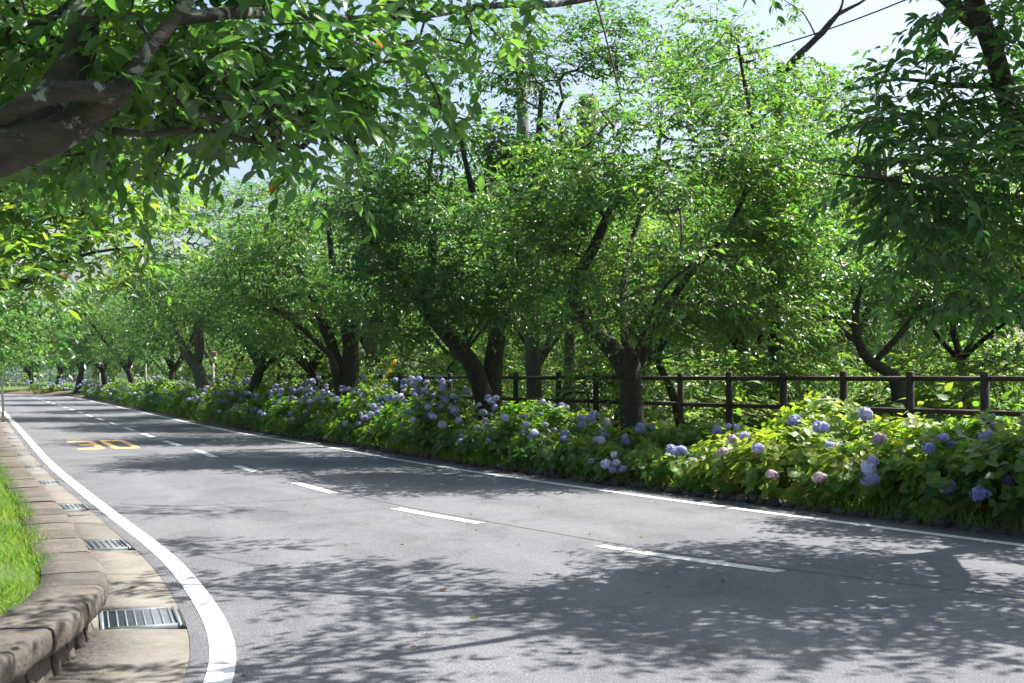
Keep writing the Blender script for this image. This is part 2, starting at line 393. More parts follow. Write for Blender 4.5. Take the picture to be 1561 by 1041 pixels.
for gi, gy in enumerate(grate_y):
    c = (WALL.at(WALL.s_at_y(gy), 0)+LEFT.at(LEFT.s_at_y(gy), -.173))/2
    ang = LEFT.ang(LEFT.s_at_y(gy))
    t = thing('drain_grating', '%s drain grating from the near end of the gutter, %s' % (grate_words[gi], grate_extra[gi]), 'drain grating', (c[0], c[1], 0), 'drain gratings along the left gutter')
    t.rotation_euler = (0, 0, ang)
    Lx, Wy = .52, .38 if gi else .42
    mb = MB()
    for sgn in (-1, 1):
        mb.box((0, sgn*(Wy/2+.012), -.018), (Lx+.05, .024, .045)); mb.box((sgn*(Lx/2+.012), 0, -.018), (.024, Wy-.002, .045))
    link('frame', mb.mesh('grate_frame', M_galv), t)
    mb = MB(); n_f = 22
    for k in range(n_f): mb.box((-Lx/2+(k+.5)*Lx/n_f, 0, -.019), (.007, Wy, .028))
    link('mesh_bars', mb.mesh('grate_mesh_bars', M_galv_d), t)
    if gi == 0: barm = (lambda m_: (m_.box((0, 0, 0), (Lx, .010, .03)), m_)[1])(MB()).mesh('grate_bar', M_galv)
    for k in range(8):
        bo = link('bar', barm, t, (0, -Wy/2+(k+.5)*Wy/8, -.012))
    # plain concrete cheeks fill what the grate leaves of the lid width
    wid = np.linalg.norm(WALL.at(WALL.s_at_y(gy), 0)-LEFT.at(LEFT.s_at_y(gy), -.173))
    for sgn in (-1, 1):
        mb = MB(); cw = max(.02, (wid-Wy)/2-.03)+.05; mb.box((0, 0, 0), (.592, cw, .10))
        o = link('concrete_slab', mb.mesh('concrete_cheek', M_conc), gut)
        off = sgn*(Wy/2+.026+cw/2)
        o.location = (c[0]-math.sin(ang)*off, c[1]+math.cos(ang)*off, -.054); o.rotation_euler = (0, 0, ang)

# ------------------------------------------------------------------ stone wall at the left
def rough_block(mb, c, size, ang, seed, amp, nd=(4, 4, 3), rnd=.25):
    """a box with subdivided, weathered faces; its corners are worn round"""
    nx, ny, nz = nd; pts = {}; V = []; Q = []
    def vid(i, j, k):
        if (i, j, k) not in pts:
            u = np.array([i/nx*2-1, j/ny*2-1, k/nz*2-1]); 
            p = u.copy(); m2 = np.sort(np.abs(u))
            p *= 1-rnd*max(0, (m2[1]-.55))*m2[0]*.5-rnd*.25*max(0, m2[1]-.6)
            p = p*np.asarray(size)/2
            q = Vector((p[0]*4+seed, p[1]*4+seed*1.7, p[2]*4))
            p += np.array(mnoise.noise_vector(q))*amp+np.array(mnoise.noise_vector(q*3))*amp*.5
            pts[(i, j, k)] = len(V); V.append(p)
        return pts[(i, j, k)]
    for i in range(nx):
        for j in range(ny):
            Q.append([vid(i, j, 0), vid(i, j+1, 0), vid(i+1, j+1, 0), vid(i+1, j, 0)]); Q.append([vid(i, j, nz), vid(i+1, j, nz), vid(i+1, j+1, nz), vid(i, j+1, nz)])
    for i in range(nx):
        for k in range(nz):
            Q.append([vid(i, 0, k), vid(i+1, 0, k), vid(i+1, 0, k+1), vid(i, 0, k+1)]); Q.append([vid(i, ny, k), vid(i, ny, k+1), vid(i+1, ny, k+1), vid(i+1, ny, k)])
    for j in range(ny):
        for k in range(nz):
            Q.append([vid(0, j, k), vid(0, j, k+1), vid(0, j+1, k+1), vid(0, j+1, k)]); Q.append([vid(nx, j, k), vid(nx, j+1, k), vid(nx, j+1, k+1), vid(nx, j, k+1)])
    V = np.array(V); ca, sa = math.cos(ang), math.sin(ang)
    mb.add(np.stack([V[:, 0]*ca-V[:, 1]*sa, V[:, 0]*sa+V[:, 1]*ca, V[:, 2]], 1)+np.asarray(c), Q)
wall = thing('stone_wall', 'low brown stone retaining wall with bulging coping along the left gutter', 'retaining wall', (-2.3, 6, 0))
def wall_piece(nm, s0, s1, prof, seed, lobe, ns, m, smooth=True):
    """a stone lofted along the curve of the wall; prof = (offset, z, how far it is pitched rough)"""
    ss = np.linspace(s0, s1, ns); V = []; k = len(prof); c0 = np.array([*WALL.at((s0+s1)/2, 0), 0])
    for i, q in enumerate(ss):
        for j, (o, z, rg) in enumerate(prof):
            y = np.interp(q, WALL.s, WALL.p[:, 1]); shift = float(np.interp(y, [6.2, 7.0, 9.0, 12, 16, 22], [.05, .06, -.04, -.07, -.10, -.03]))
            n1 = mnoise.noise(Vector((q*7.5, z*2.2, seed))); n2 = mnoise.noise(Vector((q*19, z*7, seed+4))); n3 = mnoise.noise(Vector((q*2.0, o*5, seed+9))); lift = .003*math.sin(seed*12.9)
            endw = .012*max(0, 1-min(i, ns-1-i)/1.2)
            oo = o+shift+rg*(lobe*(n1+.55*n2)-endw); zz = z+lift*(z > .16)+(.005*n3+.005*n2*(rg > .5))*(z > .16)-endw*.25*(z > .25)
            V.append([*WALL.at(q, oo), zz])
    V = np.array(V)-c0; Q = []
    for i in range(ns-1):
        for j in range(k): j2 = (j+1) % k; Q.append([i*k+j, i*k+j2, (i+1)*k+j2, (i+1)*k+j])
    T = [[0, j+1, j] for j in range(1, k-1)]+[[(ns-1)*k, (ns-1)*k+j, (ns-1)*k+j+1] for j in range(1, k-1)]
    me = mesh_np(nm, V, Q, T, mat=m, smooth=smooth); fl = np.ones(len(Q)+len(T), bool); fl[len(Q):] = False; me.polygons.foreach_set('use_smooth', fl); me.update()
    o = link(nm, me, wall, (c0[0]+2.3, c0[1]-6, 0)); return o
COPE = [(-.36, .17, 0), (-.36, .295, .1), (-.22, .303, .1), (-.10, .303, .15), (-.03, .302, .6), (-.006, .290, 1.0), (.002, .26, 1.2), (.002, .21, 1.2), (-.008, .175, 1.2), (-.035, .155, .8), (-.2, .15, 0)]
BODY = [(-.40, -.1, 0), (-.40, .149, 0), (-.13, .149, .4), (-.11, .12, 1), (-.10, .05, 1.2), (-.09, -.02, 1.2), (-.09, -.1, 1)]
s = WALL.s_at_y(2.0); k = 0
while s < WALL.s_at_y(46):
    y = np.interp(s, WALL.s, WALL.p[:, 1]); near = y < 10
    ln = random.uniform(.42, .75) if y < 14 else random.uniform(.7, 1.1) if y < 25 else 2.0
    wall_piece('coping_stone', s+.003, s+ln-.003, COPE, k*3.1, .026 if near else .014, 26 if near else 6, M_stone)
    q = s
    while q < s+ln-.01:
        wl = min(random.uniform(.16, .3), s+ln-q) if y < 12 else ln
        wall_piece('wall_stone', q+.005, q+wl-.005, BODY, k*1.7+q, .05, 7 if near else 4, M_stone); q += wl
    s += ln; k += 1

# left lawn terrain: starts behind the coping and runs far left
def terrain(name, path, offs, zs, m, y0, y1, n=260, wav=.03):
    us = np.linspace(path.s_at_y(y0), path.s_at_y(y1), n); rows = []
    for o, z in zip(offs, zs):
        p = path.at(us, o); zz = np.array([z+wav*mnoise.noise(Vector((a*.9, b*.9, 0))) for a, b in p]); rows.append(np.c_[p, zz])
    v = np.concatenate(rows); i = np.arange(n-1); q = []
    for r in range(len(offs)-1): q.append(np.stack([r*n+i, r*n+i+1, (r+1)*n+i+1, (r+1)*n+i], 1))
    return mesh_np(name, v, np.concatenate(q), mat=m, smooth=True)
link('lawn', terrain('lawn', WALL, [-.20, -.34, -.6, -1.2, -2.5, -5, -9, -16], [.0, .255, .27, .31, .36, .40, .4, .35], M_lawn, -6, 90), kind='structure')

# right planting bed
bed_off = [R0+.02, R0+.16, R0+.35, R0+.9, 1.9, 3.0, 4.5, 5.6, 7.5, 11]
bed_z = [-.06, .03, .09, .16, .24, .29, .30, .26, .05, -.42]
link('planting_bed', terrain('planting_bed', RIGHT, bed_off, bed_z, M_soil, 3, 95, 320), kind='structure')
def bed_h(off): return float(np.interp(off, bed_off, bed_z))
# far verge at the outside of the bend
v0 = [(-80, 107), (-58, 103.6), (-43, 98), (-34, 89.5), (-28.3, 79)]
vp = Path(v0[::-1]); u = np.linspace(0, vp.L, 60); a = vp.at(u, 0); b = vp.at(u, 14)
link('verge', mesh_np('verge', np.concatenate([np.c_[a, np.full(60, .02)], np.c_[b, np.full(60, .5)]]), [[i, 60+i, 61+i, i+1] for i in range(59)], mat=M_lawn), kind='structure')

# ------------------------------------------------------------------ road markings (4 mm sheets)
marks = bpy.data.objects.new('road_markings', None); COL.objects.link(marks); marks['kind'] = 'structure'
def line(name, path, y0, y1, wdt, m, z=.004, n=1200):
    return link(name, ribbon(name, path, -wdt/2, path, wdt/2, z, m, n, y0, y1), marks)
line('edge_line', LEFT, -5, 86, .138, M_white, n=2400)
line('edge_line', RIGHT, 0, 95, .135, M_white2)
dash = [(1190, 872, 910, 832), (735, 798, 600, 775), (525, 752, 450, 736), (400, 720, 360, 710), (330, 697, 298, 686), (275, 679, 250, 672), (238, 666.5, 215, 661)]
ylast = 0
for x0, y0, x1, y1 in dash:
    a, b = G(x0, y0)[1], G(x1, y1)[1]; line('centre_dash', CEN, a, b, .15, M_white2, n=8); ylast = b
y = ylast+1.7
while y < 88:
    line('centre_dash', CEN, y, y+1.9, .14, M_white2, n=6); y += 3.7
# a long resurfacing joint beside the centre line
line('asphalt_joint', Path([tuple(q) for q in CEN.at(np.linspace(0, CEN.L-1, 60), .16)]), 4.6, 60, .016, M_seam, .003, 200)
def digit(polys, u0):
    ang = math.atan2(.91, -.415); ux = np.array([math.sin(ang), -math.cos(ang)]); vx = np.array([math.cos(ang), math.sin(ang)]); o = np.array([-8.72, 23.75])
    mb = MB()
    for pl in polys:
        p = np.array([o+ux*(u0+a)+vx*b for a, b in pl]); mb.add(np.c_[p, np.full(len(p), .004)], [[i for i in range(4)]])
    return mb
three = [[(0, 2.85), (.5, 2.85), (.5, 3.35), (0, 3.35)], [(.40, 1.9), (.55, 1.9), (.55, 2.85), (.40, 2.85)], [(.5, 2.85), (.55, 2.85), (.55, 3.1), (.5, 3.35)], [(.15, 1.45), (.48, 1.45), (.48, 1.9), (.15, 1.9)],
         [(.40, .5), (.55, .5), (.55, 1.45), (.40, 1.45)], [(.48, 1.45), (.55, 1.45), (.52, 1.68), (.48, 1.68)], [(0, 0), (.5, 0), (.5, .5), (0, .5)], [(.5, .25), (.55, .25), (.55, .5), (.5, .5)], [(.48, 1.68), (.52, 1.68), (.55, 1.9), (.48, 1.9)]]
zero = [[(.03, 0), (.52, 0), (.52, .45), (.03, .45)], [(.03, 2.9), (.52, 2.9), (.52, 3.35), (.03, 3.35)], [(0, .2), (.03, .2), (.03, 3.15), (0, 3.15)], [(.03, .45), (.14, .45), (.14, 2.9), (.03, 2.9)], [(.41, .45), (.52, .45), (.52, 2.9), (.41, 2.9)], [(.52, .2), (.55, .2), (.55, 3.15), (.52, 3.15)]]
link('number_three', digit(three, 0).mesh('number_three', M_orange), marks)
link('number_zero', digit(zero, .68).mesh('number_zero', M_orange), marks)

# ------------------------------------------------------------------ leaf shapes
def leaf_shape(vs, ws, fold=.12, droop=.18):
    """centre line plus two rims: returns verts, tris, uv (length 1 along y)"""
    V = []; T = []; U = []; idx = []
    for v, wd in zip(vs, ws):
        z = -droop*v*v
        if wd == 0: idx.append((len(V),)*3); V.append((0, v, z)); U.append((.5, v))
        else:
            k = len(V); V += [(-wd, v-.02, z+fold*wd*2), (0, v, z), (wd, v-.02, z+fold*wd*2)]; U += [(.5-wd, v), (.5, v), (.5+wd, v)]; idx.append((k, k+1, k+2))
    for a, b in zip(idx[:-1], idx[1:]):
        for s in (0, 1):
            l0, r0, l1, r1 = a[s], a[s+1], b[s], b[s+1]
            if l0 != r0: T.append((l0, r0, r1 if r1 != l0 else l1))
            if l1 != r1: T.append((l0, r1, l1))
    return np.array(V, float), np.array(T, int), np.array(U, float)
LEAF_HI = leaf_shape([-.12, 0, .12, .34, .58, .78, .9, 1.08], [.006, .012, .12, .225, .24, .155, .06, 0], .14, .25)
LEAF_MID = leaf_shape([0, .22, .55, .82, 1.08], [0, .16, .21, .11, 0], .14, .22)
LEAF_LO = leaf_shape([0, .45, 1.08], [0, .23, 0], .14, .2)
HYD_HI = leaf_shape([0, .1, .3, .55, .78, .92, 1.03], [0, .2, .34, .35, .22, .08, 0], .10, .22)
HYD_LO = leaf_shape([0, .3, .7, 1.03], [0, .33, .28, 0], .1, .22)
BLADE = leaf_shape([0, .5, 1], [.022, .016, 0], .1, .35)

def frames(d, nrm):
    d = unit(d); side = unit(np.cross(d, nrm)); n = np.cross(side, d)
    return np.stack([side, d, n], 2)     # columns
def leaf_arrays(shape, pos, d, nrm, size, tint):
    V, T, U = shape; k = len(pos); nv = len(V)
    R = frames(d, nrm)
    v = np.einsum('kij,nj->kni', R, V)*np.asarray(size)[:, None, None]+np.asarray(pos)[:, None]
    t = (T[None]+np.arange(k)[:, None, None]*nv).reshape(-1, 3)
    return v.reshape(-1, 3), t, np.repeat(tint, nv), np.tile(U, (k, 1))
def leaf_mesh(name, shape, pos, d, nrm, size, tint, m, off=(0, 0, 0)):
    v, t, ti, uv = leaf_arrays(shape, pos, d, nrm, size, tint)
    return mesh_np(name, v-np.asarray(off), tris=t, mat=m, tint=ti, uv=uv)
def single_leaves(nm, shape, m, n=8, hi=.95, spread=.5):
    out = []
    for k in range(n):
        V, T, U = shape; V = V.copy()
        V[:, 2] *= random.uniform(.4, 1.7); V[:, 0] *= random.uniform(.9, 1.1); V[:, 0] += .06*random.uniform(-1, 1)*V[:, 1]**2
        out.append(mesh_np(nm, V, tris=T, mat=m, tint=np.full(len(V), .1+(hi-.1)*k/(n-1)), uv=U))
    return out
CH_ONE = single_leaves('cherry_leaf', LEAF_HI, M_leaf_near, 8, .93)
HY_ONE = single_leaves('hydrangea_leaf', HYD_HI, M_hyd, 10, .97)

def leaf_objects(parent, meshes, pos, d, nrm, size, tint, off):
    R = frames(d, nrm)
    for i in range(len(pos)):
        o = bpy.data.objects.new('leaf', meshes[int(min(len(meshes)-1, tint[i]*len(meshes)))]); COL.objects.link(o); o.parent = parent
        M = np.eye(4); M[:3, :3] = R[i]*size[i]; M[:3, 3] = pos[i]-off
        o.matrix_basis = Matrix(M.tolist())

# ------------------------------------------------------------------ trees
def grow(limbs, targets, step=.28, reach=1.0):
    """limbs: list of (pts, radii). Every target is joined to the nearest wood already there."""
    pos, par, isk = [], [], []
    for pts, rad in limbs:
        pts = np.asarray(pts, float); prev = -1
        if pos:
            dd = np.linalg.norm(np.array(pos)-pts[0], axis=1); prev = int(dd.argmin())
        for k, p in enumerate(pts):
            pos.append(p); par.append(prev); isk.append(True); prev = len(pos)-1
    n0 = len(pos); cap = n0+len(targets)*9+10
    A = np.full((cap, 3), 1e6); A[:n0] = pos; par = par+[0]*(cap-n0); n = n0
    allowed = np.ones(cap, bool); allowed[:max(1, n0//12)] = True
    d0 = np.array([np.linalg.norm(A[:n0]-t, axis=1).min() for t in targets]); order = np.argsort(d0)
    tips = []
    for ti in order:
        t = targets[ti]; dv = A[:n]-t; d = np.sqrt((dv*dv).sum(1))+.35*np.maximum(0, dv[:, 2]); j = int(d.argmin())
        b = A[j]; L = np.linalg.norm(t-b)
        if L < .05: continue
        m = max(1, min(8, int(L/step))); bend = rng.normal(0, .07, 3)*L+np.array([0, 0, .10*L]); prev = j
        for q in range(1, m+1):
            f = q/m; A[n] = b+(t-b)*f+bend*4*f*(1-f)*.6; par[n] = prev; prev = n; n += 1
        tips.append(prev)
    A = A[:n]; par = np.array(par[:n]); area = np.zeros(n); tipset = np.zeros(n, bool); tipset[tips] = True
    for i in range(n-1, -1, -1):
        area[i] = max(area[i], .0035**2.2)
        if par[i] >= 0 and i >= n0: area[par[i]] += area[i]
    rad = area**(1/2.2)
    return A, par, rad, n0, np.array(tips)

def branches_mesh(name, A, par, rad, n0, m, off, minr=.0035, sides=4):
    i = np.arange(n0, len(A)); p = par[i]; a = A[p]; b = A[i]; rb = np.minimum(np.maximum(rad[i], minr), .06); ra = np.minimum(np.maximum(rad[p], minr), .065); ra = np.minimum(ra, rb*1.5)
    d = unit(b-a); ref = np.where(np.abs(d[:, 2:3]) < .9, np.array([[0, 0, 1.0]]), np.array([[1.0, 0, 0]]))
    u = unit(np.cross(d, ref)); v = np.cross(d, u); b = b+d*rb[:, None]*.5
    th = np.arange(sides)*2*math.pi/sides; c, s = np.cos(th), np.sin(th)
    ring = u[:, None]*c[None, :, None]+v[:, None]*s[None, :, None]
    V = np.stack([a[:, None]+ring*ra[:, None, None], b[:, None]+ring*rb[:, None, None]], 1).reshape(-1, 3)
    k = np.arange(len(i))[:, None]*2*sides; j = np.arange(sides)[None]; j2 = (j+1) % sides
    Q = np.stack([k+j, k+j2, k+sides+j2, k+sides+j], -1).reshape(-1, 4)
    return mesh_np(name, V-np.asarray(off), Q, mat=m, smooth=True)

def shoots(A, par, tips, per, size, droop=.35, spread=.9, tilt=.45, shoot=.42):
    """leaves set alternately along the last half metre of every twig"""
    k = len(tips); t = A[tips]; base = A[par[tips]]; d = unit(t-base+rng.normal(0, .02, (k, 3))); 
    d = unit(d*[1, 1, .6]+rng.normal(0, .25, (k, 3)))
    f = np.tile(np.linspace(-.15, 1, per), (k, 1))+rng.normal(0, .05, (k, per))
    pos = t[:, None]+d[:, None]*(f*shoot)[..., None]; pos[..., 2] -= .10*np.maximum(f, 0)**2
    side = unit(np.cross(d, [0, 0, 1.0])+1e-6); alt = np.where(np.arange(per) % 2, 1.0, -1.0)
    ld = d[:, None]*.75+side[:, None]*(alt[None, :, None]*spread)+rng.normal(0, .28, (k, per, 3)); ld[..., 2] -= droop*(.5+rng.random((k, per)))
    nn = np.array([0, 0, 1.0])+rng.normal(0, tilt, (k, per, 3))
    sz = size*rng.uniform(.5, 1.25, (k, per))*(1-.25*np.abs(f))
    base_t = rng.uniform(.12, .7, (k, 1))+rng.normal(0, .10, (k, per))
    base_t = np.where(rng.random((k, per)) < .0022, .995, np.clip(base_t, 0, .94))
    keep = rng.random((k, per)) < .93
    return pos[keep], unit(ld[keep]), unit(nn[keep]), sz[keep], base_t[keep]

def blob_points(blobs, n):
    """twig targets inside the leaf clumps, denser towards their upper shells"""
    vol = np.array([b[3]*b[4]*b[5] for b in blobs])**.8; cnt = rng.multinomial(n, vol/vol.sum()); out = []
    for b, c in zip(blobs, cnt):
        u = unit(rng.normal(0, 1, (c, 3))); r = rng.uniform(.25, 1, (c, 1))**.55
        out.append(np.array(b[:3])+u*r*np.array(b[3:6]))
    return np.concatenate(out)
def dome_blobs(c, R, n, br=.9, flat=.5, seed=0):
    r = np.random.default_rng(seed); B = []
    while len(B) < n:
        u = unit(r.normal(0, 1, 3)); q = u*r.uniform(.35, 1)**.6
        if q[2] < -.75: continue
        s = br*r.uniform(.7, 1.25); B.append((*(np.asarray(c)+q*(np.asarray(R)-.45*s)), s, s, s*flat*r.uniform(.5, 1.1)))
    return B

def limb_tube(mb, pts, rad, near, seed):
    p = catmull(pts, .07 if near else .22); f = np.linspace(0, 1, len(pts)); r = np.interp(np.linspace(0, 1, len(p)), f, rad)
    mb.tube(p, r, 20 if near else 11, .22 if near else .16, seed=seed, fscale=4.0 if near else 2.4)

def tree(name, label, base, limbs, blobs, n_tw, per, size, shape=LEAF_MID, lm=None, bm=None, near=False, n_leaf=0, group=None, cat='tree', droop=.35, reach=.42, tilt=.45, shift=0):
    base = np.asarray(base, float); root = thing(name, label, cat, base, group)
    limbs2 = [(catmull(p, .3), r) for p, r in limbs]
    mb = MB()
    for k, (p, r) in enumerate(limbs): limb_tube(mb, p, r, near, k*7.3)
    link('trunk', mb.mesh('trunk', bm or M_bark, base, True), root)
    A, par, rad, n0, tips = grow(limbs2, blob_points(blobs, n_tw))
    link('branches', branches_mesh('branches', A, par, rad, n0, M_twig if not near else (bm or M_bark), base, sides=6 if near else 4), root, kind='stuff')
    L = list(shoots(A, par, tips, per, size, droop=droop, shoot=reach, tilt=tilt))
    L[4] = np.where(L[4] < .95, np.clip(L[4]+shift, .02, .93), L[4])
    # bare twig ends that carry the leaves
    d = unit(A[tips]-A[par[tips]]); V0 = A[tips]; V1 = A[tips]+d*[reach, reach, reach*.6]; V1[:, 2] -= .06
    if n_leaf:
        p = L[0]; px = 780.5+p[:, 0]/p[:, 1]*F; py = YH-(p[:, 2]-EYE)/p[:, 1]*F
        vis = (px > -20) & (px < 1581) & (py > -20) & (py < 1000) & (p[:, 1] > 1)
        score = np.where(vis, L[3]/p[:, 1], 0)+rng.random(len(p))*.2*np.where(vis, L[3]/p[:, 1], 0); pick = np.argsort(-score)[:n_leaf]
        leaf_objects(root, CH_ONE, p[pick], L[1][pick], L[2][pick], L[3][pick], np.clip(L[4][pick], 0, .99), base)
        m = np.ones(len(p), bool); m[pick] = False; L = [a[m] for a in L]
    link('crown', leaf_mesh('crown', shape, *L, lm or M_leaf, base), root, kind='stuff')
    return root
def copy_thing(src, loc, rz, sc, label, group):
    r = src.copy(); COL.objects.link(r); r.location = loc; r.rotation_euler = (0, 0, rz); r.scale = (sc[0], sc[0], sc[1]) if hasattr(sc, '__len__') else (sc,)*3
    r['label'] = label
    if group: r['group'] = group
    for ch in list(src.children):
        c = ch.copy(); COL.objects.link(c); c.parent = r
    return r

ROW = 'roadside cherry trees beyond the hydrangeas'
LROW = 'cherry trees on the left lawn'
BACK = 'trees beyond the brown fence'
# --- nearest tree, left: only limb and hanging leaves come into the picture
limbsL1 = [
    ([(-3.3, 3.6, .25), (-3.05, 3.65, 1.0), (-2.7, 3.75, 1.7), P(-90, 255, 3.9), P(0, 232, 3.95), P(80, 205, 4.0), P(150, 168, 4.1), P(190, 128, 4.2)], [.26, .21, .17, .115, .093, .09, .088, .03]),
    ([P(120, 175, 4.05), P(175, 148, 4.0), P(205, 105, 3.98), P(235, 65, 4.0), P(268, 28, 4.05), P(300, -20, 4.1), P(340, -80, 4.2)], [.05, .036, .028, .026, .024, .022, .016]),
    ([P(268, 30, 4.05), P(350, 20, 4.2), P(440, 22, 4.6), P(540, 30, 5.0), P(650, 22, 5.3), P(760, 8, 5.6), P(850, 6, 5.9), P(930, -8, 6.1)], [.022, .022, .02, .018, .017, .016, .016, .012]),
    ([P(-20, 225, 4.02), P(50, 190, 4.06), P(92, 130, 4.15), P(125, 60, 4.3), P(120, -30, 4.5), P(110, -120, 4.7)], [.06, .06, .056, .052, .048, .042]),
    ([P(-60, 215, 3.9), P(0, 180, 3.9), P(55, 152, 3.9), P(110, 138, 3.92), P(165, 140, 3.95), P(195, 130, 3.98)], [.032, .031, .03, .029, .028, .02]),
    ([P(175, 200, 4.1), P(230, 205, 4.25), P(300, 198, 4.4), P(380, 215, 4.6), P(460, 225, 4.8)], [.014, .013, .012, .010, .008]),
    ([P(270, 155, 4.2), P(320, 180, 4.3), P(370, 178, 4.4), P(440, 160, 4.6)], [.010, .011, .010, .008]),
]
bl1 = [(*P(110, 10, 4.4), .75, .6, .28), (*P(-40, 60, 4.6), .5, .5, .3), (*P(330, 60, 4.4), .52, .55, .22), (*P(330, 140, 4.4), .42, .45, .16), (*P(500, 60, 4.8), .40, .5, .17), (*P(455, 150, 4.6), .26, .4, .15),
       (*P(530, 165, 4.7), .10, .3, .12), (*P(250, 190, 4.4), .36, .4, .06), (*P(430, 200, 4.4), .16, .3, .08), (*P(80, 262, 4.9), .30, .4, .05), (*P(640, 40, 5.3), .36, .5, .12), (*P(770, 30, 5.7), .22, .4, .08), (*P(690, 150, 5.4), .14, .2, .10), (*P(110, 90, 4.6), .5, .3, .16),
       (*P(600, 190, 4.9), .05, .2, .1), (-1.5, 4.6, 3.7), ]
bl1 = [b for b in bl1 if len(b) == 6]+[(-1.3, 4.6, 3.75, 1.3, 1.2, .4), (.1, 5.6, 4.1, 1.1, .9, .3), (*P(300, 215, 5.2), .40, .4, .07), (*P(430, 225, 5.3), .25, .4, .09), (*P(180, 250, 5.0), .4, .4, .06), (*P(545, 185, 4.8), .11, .3, .16), (*P(480, 110, 4.7), .4, .4, .2), (*P(380, 150, 4.9), .5, .4, .2), (*P(240, 120, 4.8), .5, .3, .2)]
tree('cherry_tree', 'nearest cherry tree with thick lichened limb and large hanging leaves at the upper left', (-3.3, 3.6, .3), limbsL1, bl1, 1200, 11, .092, LEAF_HI, M_leaf_near, M_bark_near, True, 300, LROW, shift=-.08, droop=.42, reach=.26, tilt=.5)
# --- second tree, left: bright yellow-green layers
limbsL2 = [([(-6.3, 10.8, .3), (-6.0, 10.6, 1.4), (-5.5, 10.4, 2.3), (-5.0, 10.3, 2.9), (-4.2, 10.2, 3.2), (-3.4, 10, 3.3)], [.24, .19, .15, .09, .05, .02]),
           ([(-5.5, 10.4, 2.3), (-5.4, 10.2, 3.2), (-5.0, 9.8, 4.3), (-4.6, 9.5, 5.2)], [.13, .1, .07, .03]),
           ([(-5.4, 10.3, 2.4), P(0, 440, 9.6), P(70, 410, 9.6), P(140, 385, 9.7), P(220, 375, 9.8)], [.06, .04, .028, .018, .008])]
bl2 = [(*P(110, 380, 9.8), .75, .8, .16), (*P(40, 420, 9.3), .5, .8, .14), (*P(170, 330, 10), .6, .8, .2), (*P(60, 300, 10.3), .9, 1, .28), (*P(30, 230, 10.5), 1.2, 1.2, .35), (*P(150, 230, 10.6), .8, .9, .3), (-4.6, 9.6, 4.6, 1.5, 1.4, .6), (-4.0, 10.6, 4.4, 1.3, 1.4, .5), (-6.2, 10.5, 3.8, 1.6, 1.6, .9)]
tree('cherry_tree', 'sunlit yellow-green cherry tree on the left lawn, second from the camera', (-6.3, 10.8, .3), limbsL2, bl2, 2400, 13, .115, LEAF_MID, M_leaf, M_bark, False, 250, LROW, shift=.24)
# --- near tree, right: dark crown over the road
limbsR0 = [([(6.6, 11.9, .2), (6.1, 11.6, 1.2), (5.4, 11.0, 2.4), (4.75, 10.55, 3.05), P(1552, 205, 10.2), P(1515, 80, 9.9), P(1488, 10, 9.7), (3.3, 9.4, 5.7)], [.27, .22, .17, .13, .105, .09, .08, .05]),
           ([P(1500, 45, 9.8), (2.8, 9.9, 5.3), (1.6, 10.3, 5.5), (.7, 10.6, 5.6)], [.07, .05, .035, .02]),
           ([(4.75, 10.55, 3.05), P(1545, 300, 9.7), P(1440, 290, 9.4), P(1350, 275, 9.2), P(1270, 265, 9.1)], [.035, .028, .02, .014, .006]),
           ([P(1530, 130, 10), P(1450, 130, 10.2), P(1370, 120, 10.4), P(1290, 140, 10.6)], [.03, .022, .016, .006]),
           ([(5.2, 10.8, 2.7), (5.6, 10.0, 3.8), (5.8, 9.4, 5.0), (5.6, 8.6, 5.8)], [.12, .1, .07, .03]),
           ([P(1488, 10, 9.7), (3.4, 8.8, 5.0), (2.4, 8.1, 5.2), (1.3, 7.7, 5.1)], [.06, .05, .035, .015])]
bR0 = [(*P(1480, 60, 9.8), .6, .8, .3), (*P(1400, 160, 9.8), .55, .8, .2), (*P(1500, 190, 9.8), .45, .8, .3), (*P(1420, 270, 9.5), .62, .8, .25), (*P(1330, 260, 9.6), .35, .6, .16), (*P(1530, 330, 9.5), .4, .7, .35), (*P(1440, 370, 9.5), .45, .7, .2),
       (*P(1520, 450, 9.6), .4, .7, .2), (*P(1340, 120, 10), .28, .4, .16), (*P(1600, 250, 10), .5, .9, .8),
       (2.2, 10.7, 5.5, .9, .9, .3), (1.2, 12.6, 6.3, .9, .45, .2), (.9, 10.4, 5.4, .6, .5, .2), (2.1, 7.9, 4.9, .6, .5, .25), (.9, 7.6, 4.8, .7, .4, .2), (3.6, 9.7, 5.7, 1.3, .9, .4), (5.0, 9.4, 5.7, 1.6, 1.5, .6), (5.4, 11.4, 5.6, 1.4, 1.2, .6), (5.4, 8.4, 5.0, .8, .5, .2), (6.0, 9.0, 4.2, 1.0, 1.2, .8), (7.0, 12.8, 3.6, 1.1, 1.2, .6), (6.6, 13.3, 4.6, 1.2, 1.0, .6), (7.6, 12.0, 4.6, 1.2, 1.2, .8), (*P(1350, 200, 9.6), .4, .6, .2), (*P(1480, 300, 9), .5, .6, .3), (*P(1400, 330, 9.4), .5, .6, .25), (*P(1380, 420, 9.8), .3, .5, .15)]
tree('cherry_tree', 'near cherry tree with dark shaded leaves leaning over the road at the upper right', (6.6, 11.9, .2), limbsR0, bR0, 2700, 12, .135, LEAF_MID, M_leaf, M_bark, False, 300, ROW, shift=-.22)  # negative shift darkens the leaf colour to stand for the crown's self-shading
